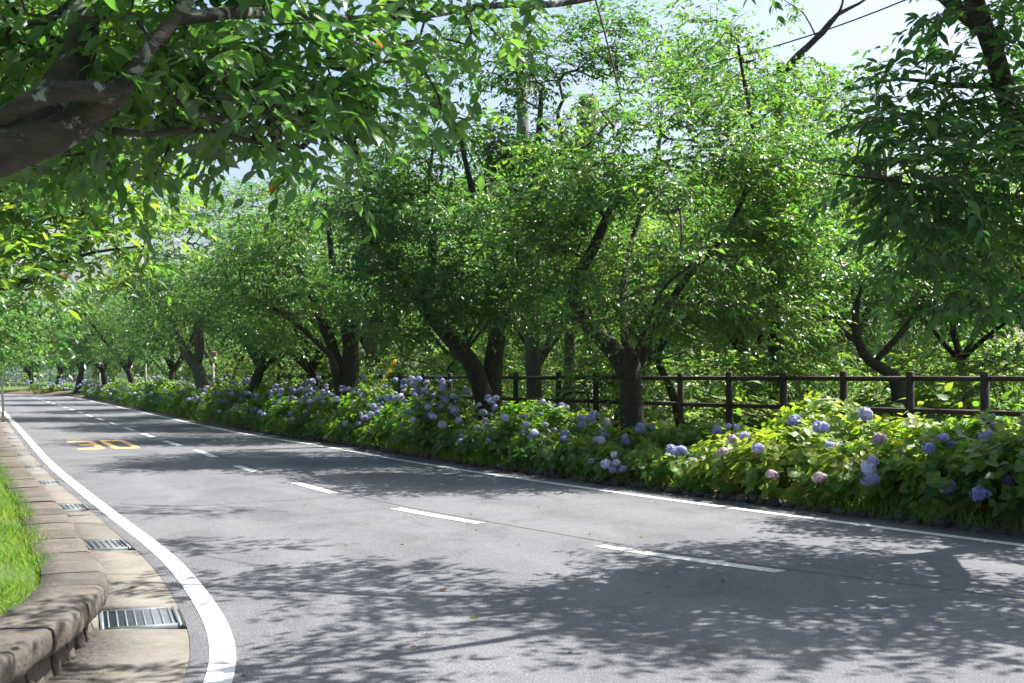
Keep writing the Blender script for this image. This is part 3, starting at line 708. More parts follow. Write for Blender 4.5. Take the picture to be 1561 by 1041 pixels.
# --- tree with the trunk in front of the fence, crooked limb
def PP(Z, *xy): return [P(x, y, Z) for x, y in xy]
limbsT1 = [(PP(19, (968, 690), (964, 640), (962, 590), (958, 548), (950, 530)), [.25, .195, .18, .175, .12]),
           (PP(19, (955, 575), (940, 540), (912, 512), (885, 478), (874, 448), (884, 415), (908, 372), (925, 330), (945, 300), (972, 272), (1005, 248), (1060, 240)), [.14, .15, .135, .12, .105, .095, .085, .07, .06, .05, .035, .02]),
           (PP(18.7, (925, 335), (905, 305), (885, 285), (878, 258)), [.045, .04, .03, .02]),
           (PP(19.3, (965, 570), (985, 530), (1010, 480), (1050, 420), (1110, 350), (1145, 260), (1147, 190), (1135, 130), (1124, 60)), [.10, .075, .062, .055, .045, .04, .035, .03, .02]),
           ([P(958, 550, 19), P(950, 470, 19.6), P(960, 380, 20.3), P(1000, 250, 20.6), P(1010, 150, 20.6)], [.08, .065, .05, .04, .02]),
           ([P(962, 560, 19), P(985, 500, 18), P(1010, 440, 17.2), P(1060, 400, 16.8)], [.06, .045, .03, .015])]
bT1 = dome_blobs(P(1000, 315, 18.9), (3.0, 2.6, 2.45), 40, .8, .42, 3)+[(*P(1190, 330, 18.6), .8, 1, .4), (*P(1120, 70, 19.4), .6, .6, .5), (.4, 15.7, 7.3, 1.3, .6, .22), (*P(1030, 70, 20), .7, .7, .35), (*P(1060, 20, 20), .6, .6, .2), (*P(1180, 130, 19.5), .6, .7, .3), (*P(1060, 130, 19.8), .6, .8, .4), (*P(1200, 440, 18), .8, .9, .25), (*P(1100, 480, 17.4), .8, .9, .2), (*P(850, 430, 18), .6, .8, .25), (*P(1000, 470, 16.9), .7, .7, .2), (*P(930, 440, 17.5), .8, .8, .3), (*P(870, 490, 17.8), .7, .7, .2), (*P(1010, 500, 17.3), .7, .6, .16), (*P(1080, 500, 17.6), .8, .7, .2), (*P(1190, 490, 18), .9, .8, .2), (*P(1060, 400, 17), 1.0, .9, .4), (*P(1150, 470, 17.2), .9, .8, .25), (*P(1230, 380, 17.6), .8, .9, .4), (*P(800, 380, 18), .7, .8, .4), (*P(1130, 230, 18), .9, .9, .5), (*P(1240, 250, 19), .9, 1, .5), (*P(1200, 180, 20), .8, .9, .4)]
tree('cherry_tree', 'broad cherry tree with a crooked left limb, dark trunk in front of the brown fence', (*P(968, 690, 19)[:2], .28), limbsT1, bT1, 4000, 12, .112, LEAF_MID, M_leaf, M_bark, False, 0, ROW, shift=.05)
# --- V-shaped double trunk
limbsT2 = [(PP(22.5, (742, 668), (738, 610), (724, 565), (702, 532), (672, 500), (640, 458), (606, 415), (560, 360), (540, 320)), [.26, .18, .175, .16, .14, .12, .09, .06, .03]),
           (PP(22.7, (748, 668), (750, 610), (752, 560), (760, 500), (774, 440), (800, 380), (815, 300), (822, 200), (825, 140)), [.25, .19, .18, .165, .15, .12, .09, .07, .04]),
           ([P(770, 450, 22.7), P(740, 360, 22), P(715, 270, 21.6), P(700, 200, 21.4)], [.12, .09, .06, .03]),
           (PP(22.5, (640, 458), (660, 380), (650, 300), (660, 230)), [.1, .08, .06, .03]),
           ([P(822, 300, 22.7), P(860, 240, 23.2), P(850, 170, 23.5), P(870, 140, 23.6)], [.08, .06, .05, .03])]
bT2 = dome_blobs(P(705, 330, 22.5), (3.1, 2.7, 2.75), 40, .9, .45, 5)+[(*P(780, 110, 22.5), .9, 1, .35), (*P(650, 130, 22.5), .6, .8, .3), (*P(580, 460, 22), .8, .8, .3), (*P(690, 485, 21.5), .8, .8, .25), (*P(800, 480, 22), .8, .8, .25), (*P(590, 500, 21.5), .8, .8, .22), (*P(740, 460, 20.8), .9, .7, .25), (*P(920, 90, 23), .7, .9, .35), (*P(640, 440, 21), .8, .8, .4), (*P(560, 400, 21.5), .9, .9, .4), (*P(800, 430, 21), .7, .8, .3), (*P(720, 400, 20.6), .9, .8, .4), (*P(790, 250, 22.2), .8, .8, .5), (*P(800, 130, 22.5), .8, .8, .4), (*P(600, 330, 22), .9, .9, .5), (*P(620, 510, 21), .7, .8, .2), (*P(880, 45, 23), .7, .8, .3), (*P(960, 40, 23), .5, .6, .25), (*P(690, 70, 22.5), .6, .7, .3), (*P(850, 90, 22.5), 1.1, 1.0, .4), (*P(920, 25, 23), 1.0, .9, .35), (*P(760, 30, 22.5), .9, .9, .3), (*P(965, 95, 23), .9, .9, .35), (*P(640, 110, 22.5), .8, .8, .35), (*P(800, 60, 22), .6, .6, .3), (*P(795, 190, 22), .7, .6, .4), (*P(770, 300, 22), .8, .6, .5)]
tree('cherry_tree', 'cherry tree with dark V-shaped double trunk behind the densest hydrangeas', (*P(745, 668, 22.6)[:2], .28), limbsT2, bT2, 4700, 12, .115, LEAF_MID, M_leaf, M_bark, False, 0, ROW, shift=-.10)
# --- tree with a stout double stem
limbsT3 = [(PP(29, (534, 655), (534, 590), (535, 540), (532, 490), (545, 420), (560, 350)), [.28, .23, .21, .18, .12, .05]),
           (PP(29, (530, 645), (520, 590), (512, 550), (500, 510), (470, 440), (440, 380)), [.22, .18, .16, .13, .09, .04]),
           (PP(28.3, (515, 570), (505, 545), (470, 510), (430, 478), (390, 455)), [.07, .065, .06, .05, .03]),
           (PP(29.3, (534, 500), (510, 420), (500, 330), (490, 290)), [.14, .11, .07, .03])]
bT3 = dome_blobs(P(505, 400, 29), (3.4, 2.9, 2.35), 36, 1.0, .45, 8)+[(*P(560, 470, 27.5), 1.0, .9, .35), (*P(470, 470, 27.5), 1.0, .9, .35), (*P(400, 450, 28), 1.0, .9, .4), (*P(520, 430, 27), 1.0, .9, .4), (*P(420, 520, 28), .9, .9, .3), (*P(600, 500, 28), .9, .9, .3)]
tree('cherry_tree', 'stout twin-stemmed cherry tree with pale lichen left of the yellow guy sleeve', (*P(532, 655, 29)[:2], .28), limbsT3, bT3, 2700, 12, .12, LEAF_LO, M_leaf, M_bark, False, 0, ROW)

# --- general kinds, built once near the place of their first member and then copied
def generic(seed, H=6.6, R=3.2, lean=0.2, n_tw=1500, per=12, size=.125, skirt=0, skirt_z=1.55, tr=1.0):
    r = np.random.default_rng(seed); limbs = []
    fork = 1.5+.4*r.random(); l = np.array([lean*r.normal(), lean*r.normal(), 0])
    trunk = [np.zeros(3), l*.3+[0, 0, fork*.5], l+[0, 0, fork]]
    limbs.append((trunk+[l*1.6+[0, 0, fork+.4]], [.24*tr, .17*tr, .15*tr, .09*tr]))
    k = 5; a0 = r.random()*6.28
    for i in range(k):
        a = a0+i*6.283/k+r.normal(0, .25); out = R*(.45+.35*r.random()); top = H*(.6+.3*r.random())
        d = np.array([math.cos(a), math.sin(a), 0]); s = trunk[-1]
        limbs.append(([s-[0, 0, .15], s+d*out*.35+[0, 0, (top-fork)*.3], s+d*out*.7+[0, 0, (top-fork)*.65], s+d*out+[0, 0, top-fork]], [.10*tr, .08*tr, .055*tr, .02*tr]))
    zc = (H+1.9)/2+.2
    B = dome_blobs((l[0], l[1], zc), (R, R, (H-1.9)/2+.15), 34, 1.0, .45, seed)
    if skirt:
        for i in range(skirt):
            a = r.random()*6.28; B.append((math.cos(a)*R*.8, math.sin(a)*R*.8, skirt_z+.9*r.random(), .9, .9, .4))
    return limbs, B
gen_src = []
def place_generic(kind, base, label, group, seed, **kw):
    limbs, B = generic(seed, **{k: v for k, v in kw.items() if k in ('H', 'R', 'lean', 'skirt', 'skirt_z', 'tr')})
    b = np.asarray(base, float); limbs = [(np.asarray(p)+b, r) for p, r in limbs]; B = [(q[0]+b[0], q[1]+b[1], q[2]+b[2], *q[3:]) for q in B]
    return tree(kind, label, b, limbs, B, kw.get('n_tw', 2200), 12, kw.get('size', .13), LEAF_LO, M_leaf, M_bark, False, 0, group, shift=kw.get('shift', 0))
def XZ(x, Z): return (x-780.5)/F*Z
gA = place_generic('cherry_tree', (XZ(382, 36), 36, .25), 'cherry tree with a short dark trunk right of the pale leaning one', ROW, 11, R=3.4, skirt=12, skirt_z=2.1)
gB = place_generic('cherry_tree', (-10.4, 20.2, .35), 'third cherry tree on the left lawn, its low dark leaves touching the left picture edge', LROW, 12, R=3.2, skirt=14)
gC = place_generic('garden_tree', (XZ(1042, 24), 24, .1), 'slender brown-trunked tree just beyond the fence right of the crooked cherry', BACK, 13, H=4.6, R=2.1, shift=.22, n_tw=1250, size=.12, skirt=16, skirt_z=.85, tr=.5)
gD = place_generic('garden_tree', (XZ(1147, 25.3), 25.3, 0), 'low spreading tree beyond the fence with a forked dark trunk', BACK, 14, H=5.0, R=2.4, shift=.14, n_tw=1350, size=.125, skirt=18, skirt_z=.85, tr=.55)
# pale leaning trunk with two stems
limT5 = [(PP(42, (318, 640), (310, 590), (300, 560), (297, 545)), [.38, .27, .24, .2]), (PP(42, (299, 560), (285, 540), (272, 515), (262, 490), (250, 460)), [.2, .17, .14, .11, .07]), (PP(42, (300, 555), (304, 530), (302, 480), (310, 420)), [.17, .16, .13, .06])]
tree('cherry_tree', 'cherry tree with a pale grey leaning forked trunk in the middle distance', (*P(316, 640, 42)[:2], .25), limT5, dome_blobs(P(300, 430, 42), (3.8, 3.2, 2.5), 30, 1.1, .45, 21)+[(*P(330, 320, 42), 1.4, 1.4, .6), (*P(265, 335, 43), 1.4, 1.4, .6), (*P(395, 305, 41), 1.4, 1.4, .6), (*P(300, 360, 41), 1.6, 1.4, .6), (*P(420, 340, 40), 1.4, 1.4, .6), (*P(350, 290, 43), 1.2, 1.2, .6), (*P(290, 310, 44), 1.4, 1.4, .6), (*P(235, 330, 45), 1.4, 1.4, .6), (*P(440, 290, 41), 1.2, 1.2, .6)], 2700, 12, .14, LEAF_LO, M_leaf, bark_mat('pale_bark', (.05, .045, .038), (.18, .165, .145), .5), False, 0, ROW)
n2 = 0
for x, Z, rz, sc, lab in [(262, 50, 1.0, 1.0, 'cherry tree left of the pale leaning trunk, first of the far row'), (205, 61, 2.3, 1.05, 'cherry tree in the far row behind the lantern nearest the leaning trunk'), (160, 73, 4.0, 1.0, 'cherry tree in the far row behind the brightest paper lantern'),
                          (118, 87, 5.1, 1.0, 'cherry tree where the road bends, right of the white building'), (480, 33.5, 3.0, .95, 'cherry tree with dark trunk just left of the stout twin-stemmed cherry')]:
    copy_thing(gA, (XZ(x, Z), Z+(1.2 if Z == 33.5 else 0), .25), rz, sc, lab, ROW)
for x, Z, rz, sc, lab in [(-13.9, 28, 2.0, 1.0, 'fourth cherry tree on the left lawn behind the low dark leaves'), (-18.2, 37, 3.3, 1.0, 'fifth cherry tree on the left lawn above the thin metal pole'), (-23.0, 47, 5.0, 1.05, 'sixth cherry tree on the left lawn near the bend'), (-29.5, 58, .7, 1.05, 'last cherry tree on the left lawn before the bend'),
                          (XZ(65, 97), 100, .3, 1.0, 'tree at the far bend standing before the white building'), (XZ(28, 100), 103, 2.9, 1.0, 'tree at the far bend left of the white building wall'), (XZ(112, 104), 106, 4.4, 1.05, 'tree at the far bend right of the building windows')]:
    copy_thing(gA, (x, Z, .35), rz, sc, lab, LROW if Z < 60 else 'trees at the far bend')
# lopped tree and the tall tree with a bare branch
limS = [(PP(28, (868, 640), (868, 560), (872, 440), (884, 300), (893, 200), (895, 146)), [.17, .12, .15, .2, .24, .23]), (PP(28, (888, 250), (840, 200), (815, 180)), [.1, .07, .04])]
tree('lopped_tree', 'tree with a cut-off grey trunk top showing against the sky behind the crowns', (*P(868, 640, 28)[:2], 0), limS, dome_blobs(P(880, 380, 28), (2.4, 2.2, 2.2), 20, .8, .5, 31), 1100, 12, .12, LEAF_LO, M_leaf, M_pole and bark_mat('grey_bark', (.07, .06, .05), (.22, .19, .16), .4), False, 0, BACK)
limB = [(PP(26, (1185, 640), (1182, 480), (1180, 300), (1186, 160), (1190, 96)), [.2, .17, .14, .11, .09]), (PP(26, (1186, 130), (1205, 98), (1230, 72), (1255, 48), (1277, 22), (1310, 5), (1345, -20)), [.10, .085, .075, .07, .05, .03, .015]), (PP(26, (1275, 25), (1285, 2), (1270, -25)), [.04, .025, .012]),
        (PP(26, (1245, 58), (1225, 20), (1195, 0)), [.02, .014, .008]), (PP(26.5, (1182, 400), (1240, 300), (1290, 220), (1310, 170)), [.09, .07, .05, .02])]
bB = dome_blobs(P(1220, 320, 26), (2.9, 2.5, 2.2), 26, .9, .5, 33)+[(*P(1190, 150, 26), .9, .9, .4), (*P(1210, 20, 26), .25, .4, .2), (*P(1100, 60, 26), .5, .6, .5), (*P(1265, 165, 26), .9, 1, .5), (*P(1290, 125, 26), .9, .9, .4), (*P(1235, 110, 26), .7, .8, .35), (*P(1060, 95, 26), 1.0, 1, .5), (*P(1310, 210, 26), .9, 1, .5), (*P(1150, 130, 26), .9, 1, .5), (*P(1230, 200, 25.5), 1, 1, .5), (*P(1090, 150, 26), .9, 1, .5)]
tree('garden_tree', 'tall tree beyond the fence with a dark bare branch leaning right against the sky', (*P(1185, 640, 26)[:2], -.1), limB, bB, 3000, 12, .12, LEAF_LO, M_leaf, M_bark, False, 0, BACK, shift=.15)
# curved small tree by the fence at the right
limC = [(PP(20.3, (1372, 640), (1368, 585), (1350, 565), (1325, 550), (1308, 520), (1304, 480), (1312, 440)), [.16, .13, .09, .085, .075, .06, .03]), (PP(20.3, (1310, 525), (1280, 500), (1255, 480)), [.05, .04, .02]), (PP(20.3, (1330, 555), (1380, 500), (1420, 440), (1440, 400)), [.06, .06, .05, .02])]
tree('garden_tree', 'small tree with a curved leaning stem close behind the right end of the fence', (*P(1372, 640, 20.6)[:2], .1), limC, dome_blobs(P(1370, 430, 20.8), (1.9, 1.4, 1.0), 18, .65, .4, 35), 900, 12, .105, LEAF_MID, M_leaf, M_bark, False, 0, BACK)
back_spots = [(1480, 23.5, 'C', 1.1, 1.2, 'bushy tree beyond the last fence post at the right'), (1580, 22, 'D', 1.1, .4, 'bushy tree beyond the fence at the right picture edge'), (940, 29, 'C', 1.0, 2.0, 'bright green tree beyond the fence between the crooked and V-shaped cherries'),
              (810, 33, 'D', 1.1, 3.1, 'bright green tree beyond the pale concrete wall behind the fence'), (660, 33, 'C', 1.15, 4.0, 'sunlit tree beyond the fence left of the V-shaped cherry'), (590, 38, 'D', 1.1, 5.0, 'sunlit tree beyond the fence behind the yellow guy sleeve'),
              (450, 46, 'C', 1.2, .8, 'tree beyond the fence behind the twin-stemmed cherry'), (350, 54, 'D', 1.2, 1.9, 'tree beyond the fence right of the pale leaning trunk')]
back_spots += [(905, 39, 'D', 1.75, .3, 'tall sunlit tree beyond the fence left of the crooked cherry'), (1110, 40, 'D', 1.8, 2.6, 'tall bright tree far beyond the fence between the two forked garden trees'), (1010, 45, 'C', 1.9, 1.3, 'tall tree far beyond the fence behind the crooked cherry'),
               (1320, 38, 'C', 1.8, 4.9, 'tall bright tree far behind the curved leaning stem'), (1470, 36, 'D', 1.7, 5.7, 'tall bright tree far beyond the last fence post'), (1215, 44, 'C', 1.9, 3.7, 'tall tree far behind the tall grass clump'), (700, 42, 'D', 1.8, .9, 'tall sunlit tree beyond the fence behind the V-shaped trunk'), (600, 46, 'C', 1.9, 2.9, 'tall sunlit tree beyond the fence right of the yellow guy sleeve')]
for x, Z, kd, sc, rz, lab in back_spots: copy_thing(gC if kd == 'C' else gD, (XZ(x, Z), Z, -.1), rz, sc, lab, BACK)
wood_spots = [(430, 62, 1.0), (340, 72, 1.05), (270, 80, 1.05), (215, 90, 1.1), (165, 100, 1.1),
              (1330, 46, 1.15), (1190, 50, 1.15), (1480, 44, 1.15), (900, 54, 1.1), (790, 60, 1.1), (1600, 42, 1.15), (480, 84, 1.2), (680, 76, 1.2), (600, 90, 1.2), (380, 100, 1.2), (290, 112, 1.2), (1050, 64, 1.2)]
for k, (x, Z, sc) in enumerate(wood_spots):
    low = k in (0, 6)
    copy_thing(((gC, gD) if low else (gA, gB))[k % 2], (XZ(x, Z), Z, -.35), k*1.37, (1.3 if low else sc)*random.uniform(.95, 1.05), 'leafy tree standing far beyond the fence, its crown merging with the others', 'far trees beyond the fence')
for k, (x, y) in enumerate([(-21, 24), (-27, 34), (-34, 44), (-42, 56), (-50, 66), (-60, 118), (-45, 120), (-75, 112), (-30, 122)]):
    copy_thing((gA, gB)[k % 2], (x, y, -.1), k*2.1, 1.15, 'leafy tree far behind the left lawn trees, merging into the green', 'far trees at the left')

# ------------------------------------------------------------------ hydrangeas
def floret_head(seed):
    r = np.random.default_rng(seed); n = 74; i = np.arange(n)+.5; ph = np.arccos(1-1.62*i/n); th = math.pi*(1+5**.5)*i
    c = np.stack([np.cos(th)*np.sin(ph), np.sin(th)*np.sin(ph), np.cos(ph)], 1)
    V = []; Q = []; T = []
    # core
    mb = MB(); m, k = 6, 8
    ring = [[(.84*math.sin(math.pi*(a+.5)/m)*math.cos(2*math.pi*b/k), .84*math.sin(math.pi*(a+.5)/m)*math.sin(2*math.pi*b/k), .74*math.cos(math.pi*(a+.5)/m)) for b in range(k)] for a in range(m)]
    V += [p for rg in ring for p in rg]; T += [.05]*len(V)
    for a in range(m-1):
        for b in range(k): Q.append([a*k+b, a*k+(b+1) % k, (a+1)*k+(b+1) % k, (a+1)*k+b])
    for p in c:
        p = p+r.normal(0, .05, 3); nrm = unit(p+r.normal(0, .25, 3)); u = unit(np.cross(nrm, r.normal(0, 1, 3))); v = np.cross(nrm, u)
        o = p*np.array([1, 1, .86])*r.uniform(.92, 1.06); s = .27*r.uniform(.8, 1.15); tt = r.random()
        for q in range(4):
            a = q*math.pi/2; d = u*math.cos(a)+v*math.sin(a); e = -u*math.sin(a)+v*math.cos(a); b0 = len(V)
            V += [o, o+d*s*.55+e*s*.5+nrm*.04, o+d*s+nrm*r.uniform(-.06, .04), o+d*s*.55-e*s*.5+nrm*.04]; Q.append([b0, b0+3, b0+2, b0+1]); T += [0, tt, tt, tt]
    return mesh_np('blossom', V, Q, mat=M_petal, tint=T)
HEADS = [floret_head(k) for k in range(5)]
BLUE, DEEP, LAV, PALE, PINK, FADE = (.23, .27, .53), (.13, .19, .52), (.36, .35, .62), (.55, .57, .74), (.55, .27, .44), (.44, .32, .36)

def bush_leaves(rad, h, n_sh, seed, size=.15):
    r = np.random.default_rng(seed); pos, d, nr, sz, ti = [], [], [], [], []
    for k in range(n_sh):
        u = unit(r.normal(0, 1, 3)); u[2] = abs(u[2])*.95-.12 if r.random() < .66 else -abs(u[2])*.6
        u = unit(u); rr = r.uniform(.80, 1.06) if r.random() < .72 else r.uniform(.5, .85)
        lump = 1+.16*mnoise.noise(Vector(u*2.2+seed))
        c = np.array([u[0]*rad[0], u[1]*rad[1], 0])*rr*lump+np.array([0, 0, h*(.42+.58*u[2]*rr*lump)])
        if c[2] < .06: c[2] = r.uniform(.06, .35)
        ax = unit(u*[.8, .8, .5]+[0, 0, .75]+r.normal(0, .2, 3)); a = unit(np.cross(ax, r.normal(0, 1, 3))); b = np.cross(ax, a)
        age = r.uniform(.15, .85)-.12*(u[2] < .1)
        yel = c[2] < .45*h and r.random() < .18
        for q in range(3):
            for sg in (0, 1):
                an = q*1.57+sg*math.pi+r.normal(0, .15)+(q//2)*.7
                dirn = a*math.cos(an)+b*math.sin(an); el = (.65, .25, -.05)[2-q] if q else .75
                pos.append(c-ax*(.02+.055*q)); d.append(unit(dirn+ax*el+[0, 0, -.12]+r.normal(0, .1, 3))); nr.append(unit(ax*.9-dirn*el*.6+r.normal(0, .16, 3)))
                sz.append(size*(.62, .9, 1.12)[q]*r.uniform(.8, 1.15)); ti.append(.93+.06*r.random() if (yel and q == 2) else np.clip(age+(.12, .05, -.05)[q]+r.normal(0, .06), 0, .86))
    return [np.array(x) for x in (pos, d, nr, sz, ti)]
def bush_stems(rad, h, seed, n=16):
    r = np.random.default_rng(seed+99); mb = MB()
    for k in range(n):
        a = r.random()*6.28; f = r.uniform(.2, .85); e = np.array([math.cos(a)*rad[0]*f, math.sin(a)*rad[1]*f, h*r.uniform(.55, .85)])
        b0 = e*[.4, .4, 0]; mb.tube([b0, b0*.5+e*.5+[0, 0, h*.06], e], [.007, .006, .004], 4, cap=False)
    return mb.mesh('stems', M_stem)
bush_cache = {}
def hydrangea(loc, rad, h, rz, n_fl, cols, label, n_leaf, seed, unique, view_dir, fsize=.086, pale=0):
    root = thing('hydrangea_bush', label, 'hydrangea bush', loc, 'hydrangea bushes along the right edge of the road')
    root.rotation_euler = (0, 0, rz)
    key = None if unique else seed % 6
    if unique or key not in bush_cache:
        L = bush_leaves(rad, h, 150 if unique else 125, seed)
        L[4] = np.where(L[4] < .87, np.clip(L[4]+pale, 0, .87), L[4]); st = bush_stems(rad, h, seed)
        if unique and n_leaf:
            vd = np.array([math.cos(-rz)*view_dir[0]-math.sin(-rz)*view_dir[1], math.sin(-rz)*view_dir[0]+math.cos(-rz)*view_dir[1]])
            sc = (L[0][:, :2]/np.array(rad))@vd+L[0][:, 2]/h*.9+rng.random(len(L[0]))*.35; pk = np.argsort(-sc)[:n_leaf]
            leaf_objects(root, HY_ONE, L[0][pk], L[1][pk], L[2][pk], L[3][pk], L[4][pk], np.zeros(3))
            m = np.ones(len(L[0]), bool); m[pk] = False; L = [x[m] for x in L]
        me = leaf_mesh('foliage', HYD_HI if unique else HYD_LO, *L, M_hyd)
        if not unique: bush_cache[key] = (me, st)
    else: me, st = bush_cache[key]
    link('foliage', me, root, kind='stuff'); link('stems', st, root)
    r = np.random.default_rng(seed+7)
    for k in range(n_fl):
        vx, vy = view_dir; a = math.atan2(vy, vx)-rz+r.normal(0, .75); el = r.uniform(-.25, 1.05) 
        u = np.array([math.cos(a)*math.cos(el), math.sin(a)*math.cos(el), math.sin(el)]); ext = 1.06
        c = np.array([u[0]*rad[0]*ext, u[1]*rad[1]*ext, h*(.42+.60*u[2]*ext)])
        o = link('flower_head', HEADS[r.integers(5)], root, c); s = fsize*r.uniform(.6, 1.15); o.scale = (s, s, s*r.uniform(.85, 1.05))
        o.rotation_euler = (r.normal(0, .35)-u[1]*.3, r.normal(0, .35)+u[0]*.3, r.random()*6.28)
        cc = np.array(cols[r.integers(len(cols))])*r.uniform(.75, 1.25); o.color = (*np.clip(cc, 0, 1), 1)
    return root
ORD = ['first', 'second', 'third', 'fourth', 'fifth', 'sixth', 'seventh', 'eighth', 'ninth', 'tenth', 'eleventh', 'twelfth', 'thirteenth', 'fourteenth', 'fifteenth', 'sixteenth', 'seventeenth', 'eighteenth', 'nineteenth', 'twentieth']
plan = []
for row, off, h0, st in ((0, 1.08, 1.02, 1.02), (1, 2.0, 1.28, 1.15)):
    s = RIGHT.s_at_y(7.6)+(.5 if row else 0)
    while True:
        p = RIGHT.at(s, off)
        if p[1] > 80: break
        plan.append((p[1], row, off, h0, s, p)); s += (st if p[1] < 32 else st*1.35)*random.uniform(.92, 1.08)
plan.sort(key=lambda a: a[0])
zone_cnt = {}
for y, row, off, h0, s, p in plan:
    px = 780.5+p[0]/p[1]*F; rz = RIGHT.ang(s)
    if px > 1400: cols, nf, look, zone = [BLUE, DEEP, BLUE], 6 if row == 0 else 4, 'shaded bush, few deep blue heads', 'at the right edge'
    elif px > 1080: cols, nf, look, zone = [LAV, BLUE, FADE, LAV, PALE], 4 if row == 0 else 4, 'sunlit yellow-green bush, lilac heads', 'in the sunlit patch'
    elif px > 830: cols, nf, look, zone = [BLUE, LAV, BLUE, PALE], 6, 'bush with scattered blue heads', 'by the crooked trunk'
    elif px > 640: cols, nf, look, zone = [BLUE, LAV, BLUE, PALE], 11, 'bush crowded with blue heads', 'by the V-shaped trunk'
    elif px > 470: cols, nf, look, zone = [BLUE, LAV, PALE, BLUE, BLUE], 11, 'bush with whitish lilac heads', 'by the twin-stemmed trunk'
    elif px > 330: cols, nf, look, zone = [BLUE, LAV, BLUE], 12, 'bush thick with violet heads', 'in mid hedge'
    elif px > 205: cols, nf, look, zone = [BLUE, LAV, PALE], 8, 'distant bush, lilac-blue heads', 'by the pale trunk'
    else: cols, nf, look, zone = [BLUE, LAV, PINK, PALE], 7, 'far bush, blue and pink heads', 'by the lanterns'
    h = h0*random.uniform(.88, 1.12)
    h = float(np.interp(px, [0, 200, 330, 470, 560, 640, 690, 740, 830, 950, 1080, 1150, 1230, 1300, 1400, 1561], [1.25, 1.25, 1.32, 1.28, 1.22, 1.34, 1.36, 1.0, .78, .64, .64, .72, .95, 1.06, 1.06, 1.12]))*(.95 if row else .84)*random.uniform(.82, 1.16)
    k = zone_cnt.get((zone, row), 0); zone_cnt[(zone, row)] = k+1
    label = '%s, %s of the %s row %s' % (look, ORD[k], ('front', 'back')[row], zone)
    uq = y < 18.5
    rad = (.82*random.uniform(.9, 1.1), .62) if y < 32 else (1.05, .75)
    view = unit(np.array([-p[0]-.5, -p[1]]))
    nl = 0 if not uq else (100 if row == 0 else 60)
    z = bed_h(off)-.02
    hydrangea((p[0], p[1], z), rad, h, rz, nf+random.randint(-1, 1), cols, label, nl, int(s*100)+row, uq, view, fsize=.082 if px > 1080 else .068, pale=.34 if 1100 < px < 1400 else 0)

# ------------------------------------------------------------------ edging stones, weeds, litter
edging = thing('stone_edging', 'row of small dark rounded stones edging the hydrangea bed', 'stone edging', (4, 11, 0))
rocks = []
for k in range(7):
    mb = MB(); rough_block(mb, (0, 0, 0), (1, 1, 1), 0, k*5.1, .10, (4, 4, 4), 1.2); rocks.append(mb.mesh('edging_stone', M_rock, smooth=True))
s = RIGHT.s_at_y(7.4); n_r = 0
while n_r < 170:
    d = random.uniform(.09, .2); p = RIGHT.at(s+d/2, R0+.1+random.uniform(-.05, .06))
    o = link('edging_stone', random.choice(rocks), edging, (p[0]-4, p[1]-11, random.uniform(-.02, .045))); o.scale = (d*random.uniform(.7, 1.0), random.uniform(.09, .17), random.uniform(.06, .14)); o.rotation_euler = (random.uniform(-.15, .15), random.uniform(-.15, .15), RIGHT.ang(s)+random.uniform(-.6, .6))
    s += d*random.uniform(.95, 1.5); n_r += 1
def blades(name, centers, h, tint_lo, tint_hi, m=M_grass, lean=.5, wid=1.0):
    n = len(centers); a = rng.random(n)*6.28; d = np.stack([np.cos(a)*lean*rng.random(n), np.sin(a)*lean*rng.random(n), np.ones(n)], 1)
    nn = np.stack([np.cos(a), np.sin(a), np.full(n, .3)], 1)
    V, T, U = BLADE; return leaf_mesh(name, (V*[wid, 1, 1], T, U), centers, d, nn, h, rng.uniform(tint_lo, tint_hi, n), m)
# lawn grass
us = rng.random(110000)**1.7*(WALL.s_at_y(34)-WALL.s_at_y(3.6))+WALL.s_at_y(3.6); of = -.27+rng.normal(0, .03, len(us))-rng.random(len(us))**1.4*3.2
p = WALL.at(us, of); zz = np.interp(-of, [.2, .34, .6, 1.2, 2.5, 5], [.28, .29, .28, .31, .36, .4])
hh = np.array([(.035+.07*(.5+mnoise.noise(Vector((a*1.6, b*1.6, 3))))) for a, b in p])*rng.uniform(.5, 1.35, len(us)); hh = hh*np.interp(-of, [.3, .42, .7], [.55, .9, 1.0])
tt = np.array([.45+.5*mnoise.noise(Vector((a*.8, b*.8, 9))) for a, b in p])
g = leaf_mesh('lawn_grass', (BLADE[0]*[1.5, 1, 1], BLADE[1], BLADE[2]), np.c_[p, zz-.01], (lambda a: np.stack([np.cos(a)*rng.random(len(us))*1.5, np.sin(a)*rng.random(len(us))*1.5, np.ones(len(us))], 1))(rng.random(len(us))*6.28), unit(rng.normal(0, 1, (len(us), 3))*[1, 1, .3]), hh, np.where(rng.random(len(us)) < .05, 1, np.clip(tt+rng.normal(0, .2, len(us)), 0, .95)), M_grass)
tag(link('lawn_grass', g, kind='stuff'), 'bright green lawn grass behind the stone wall at the left', 'grass')
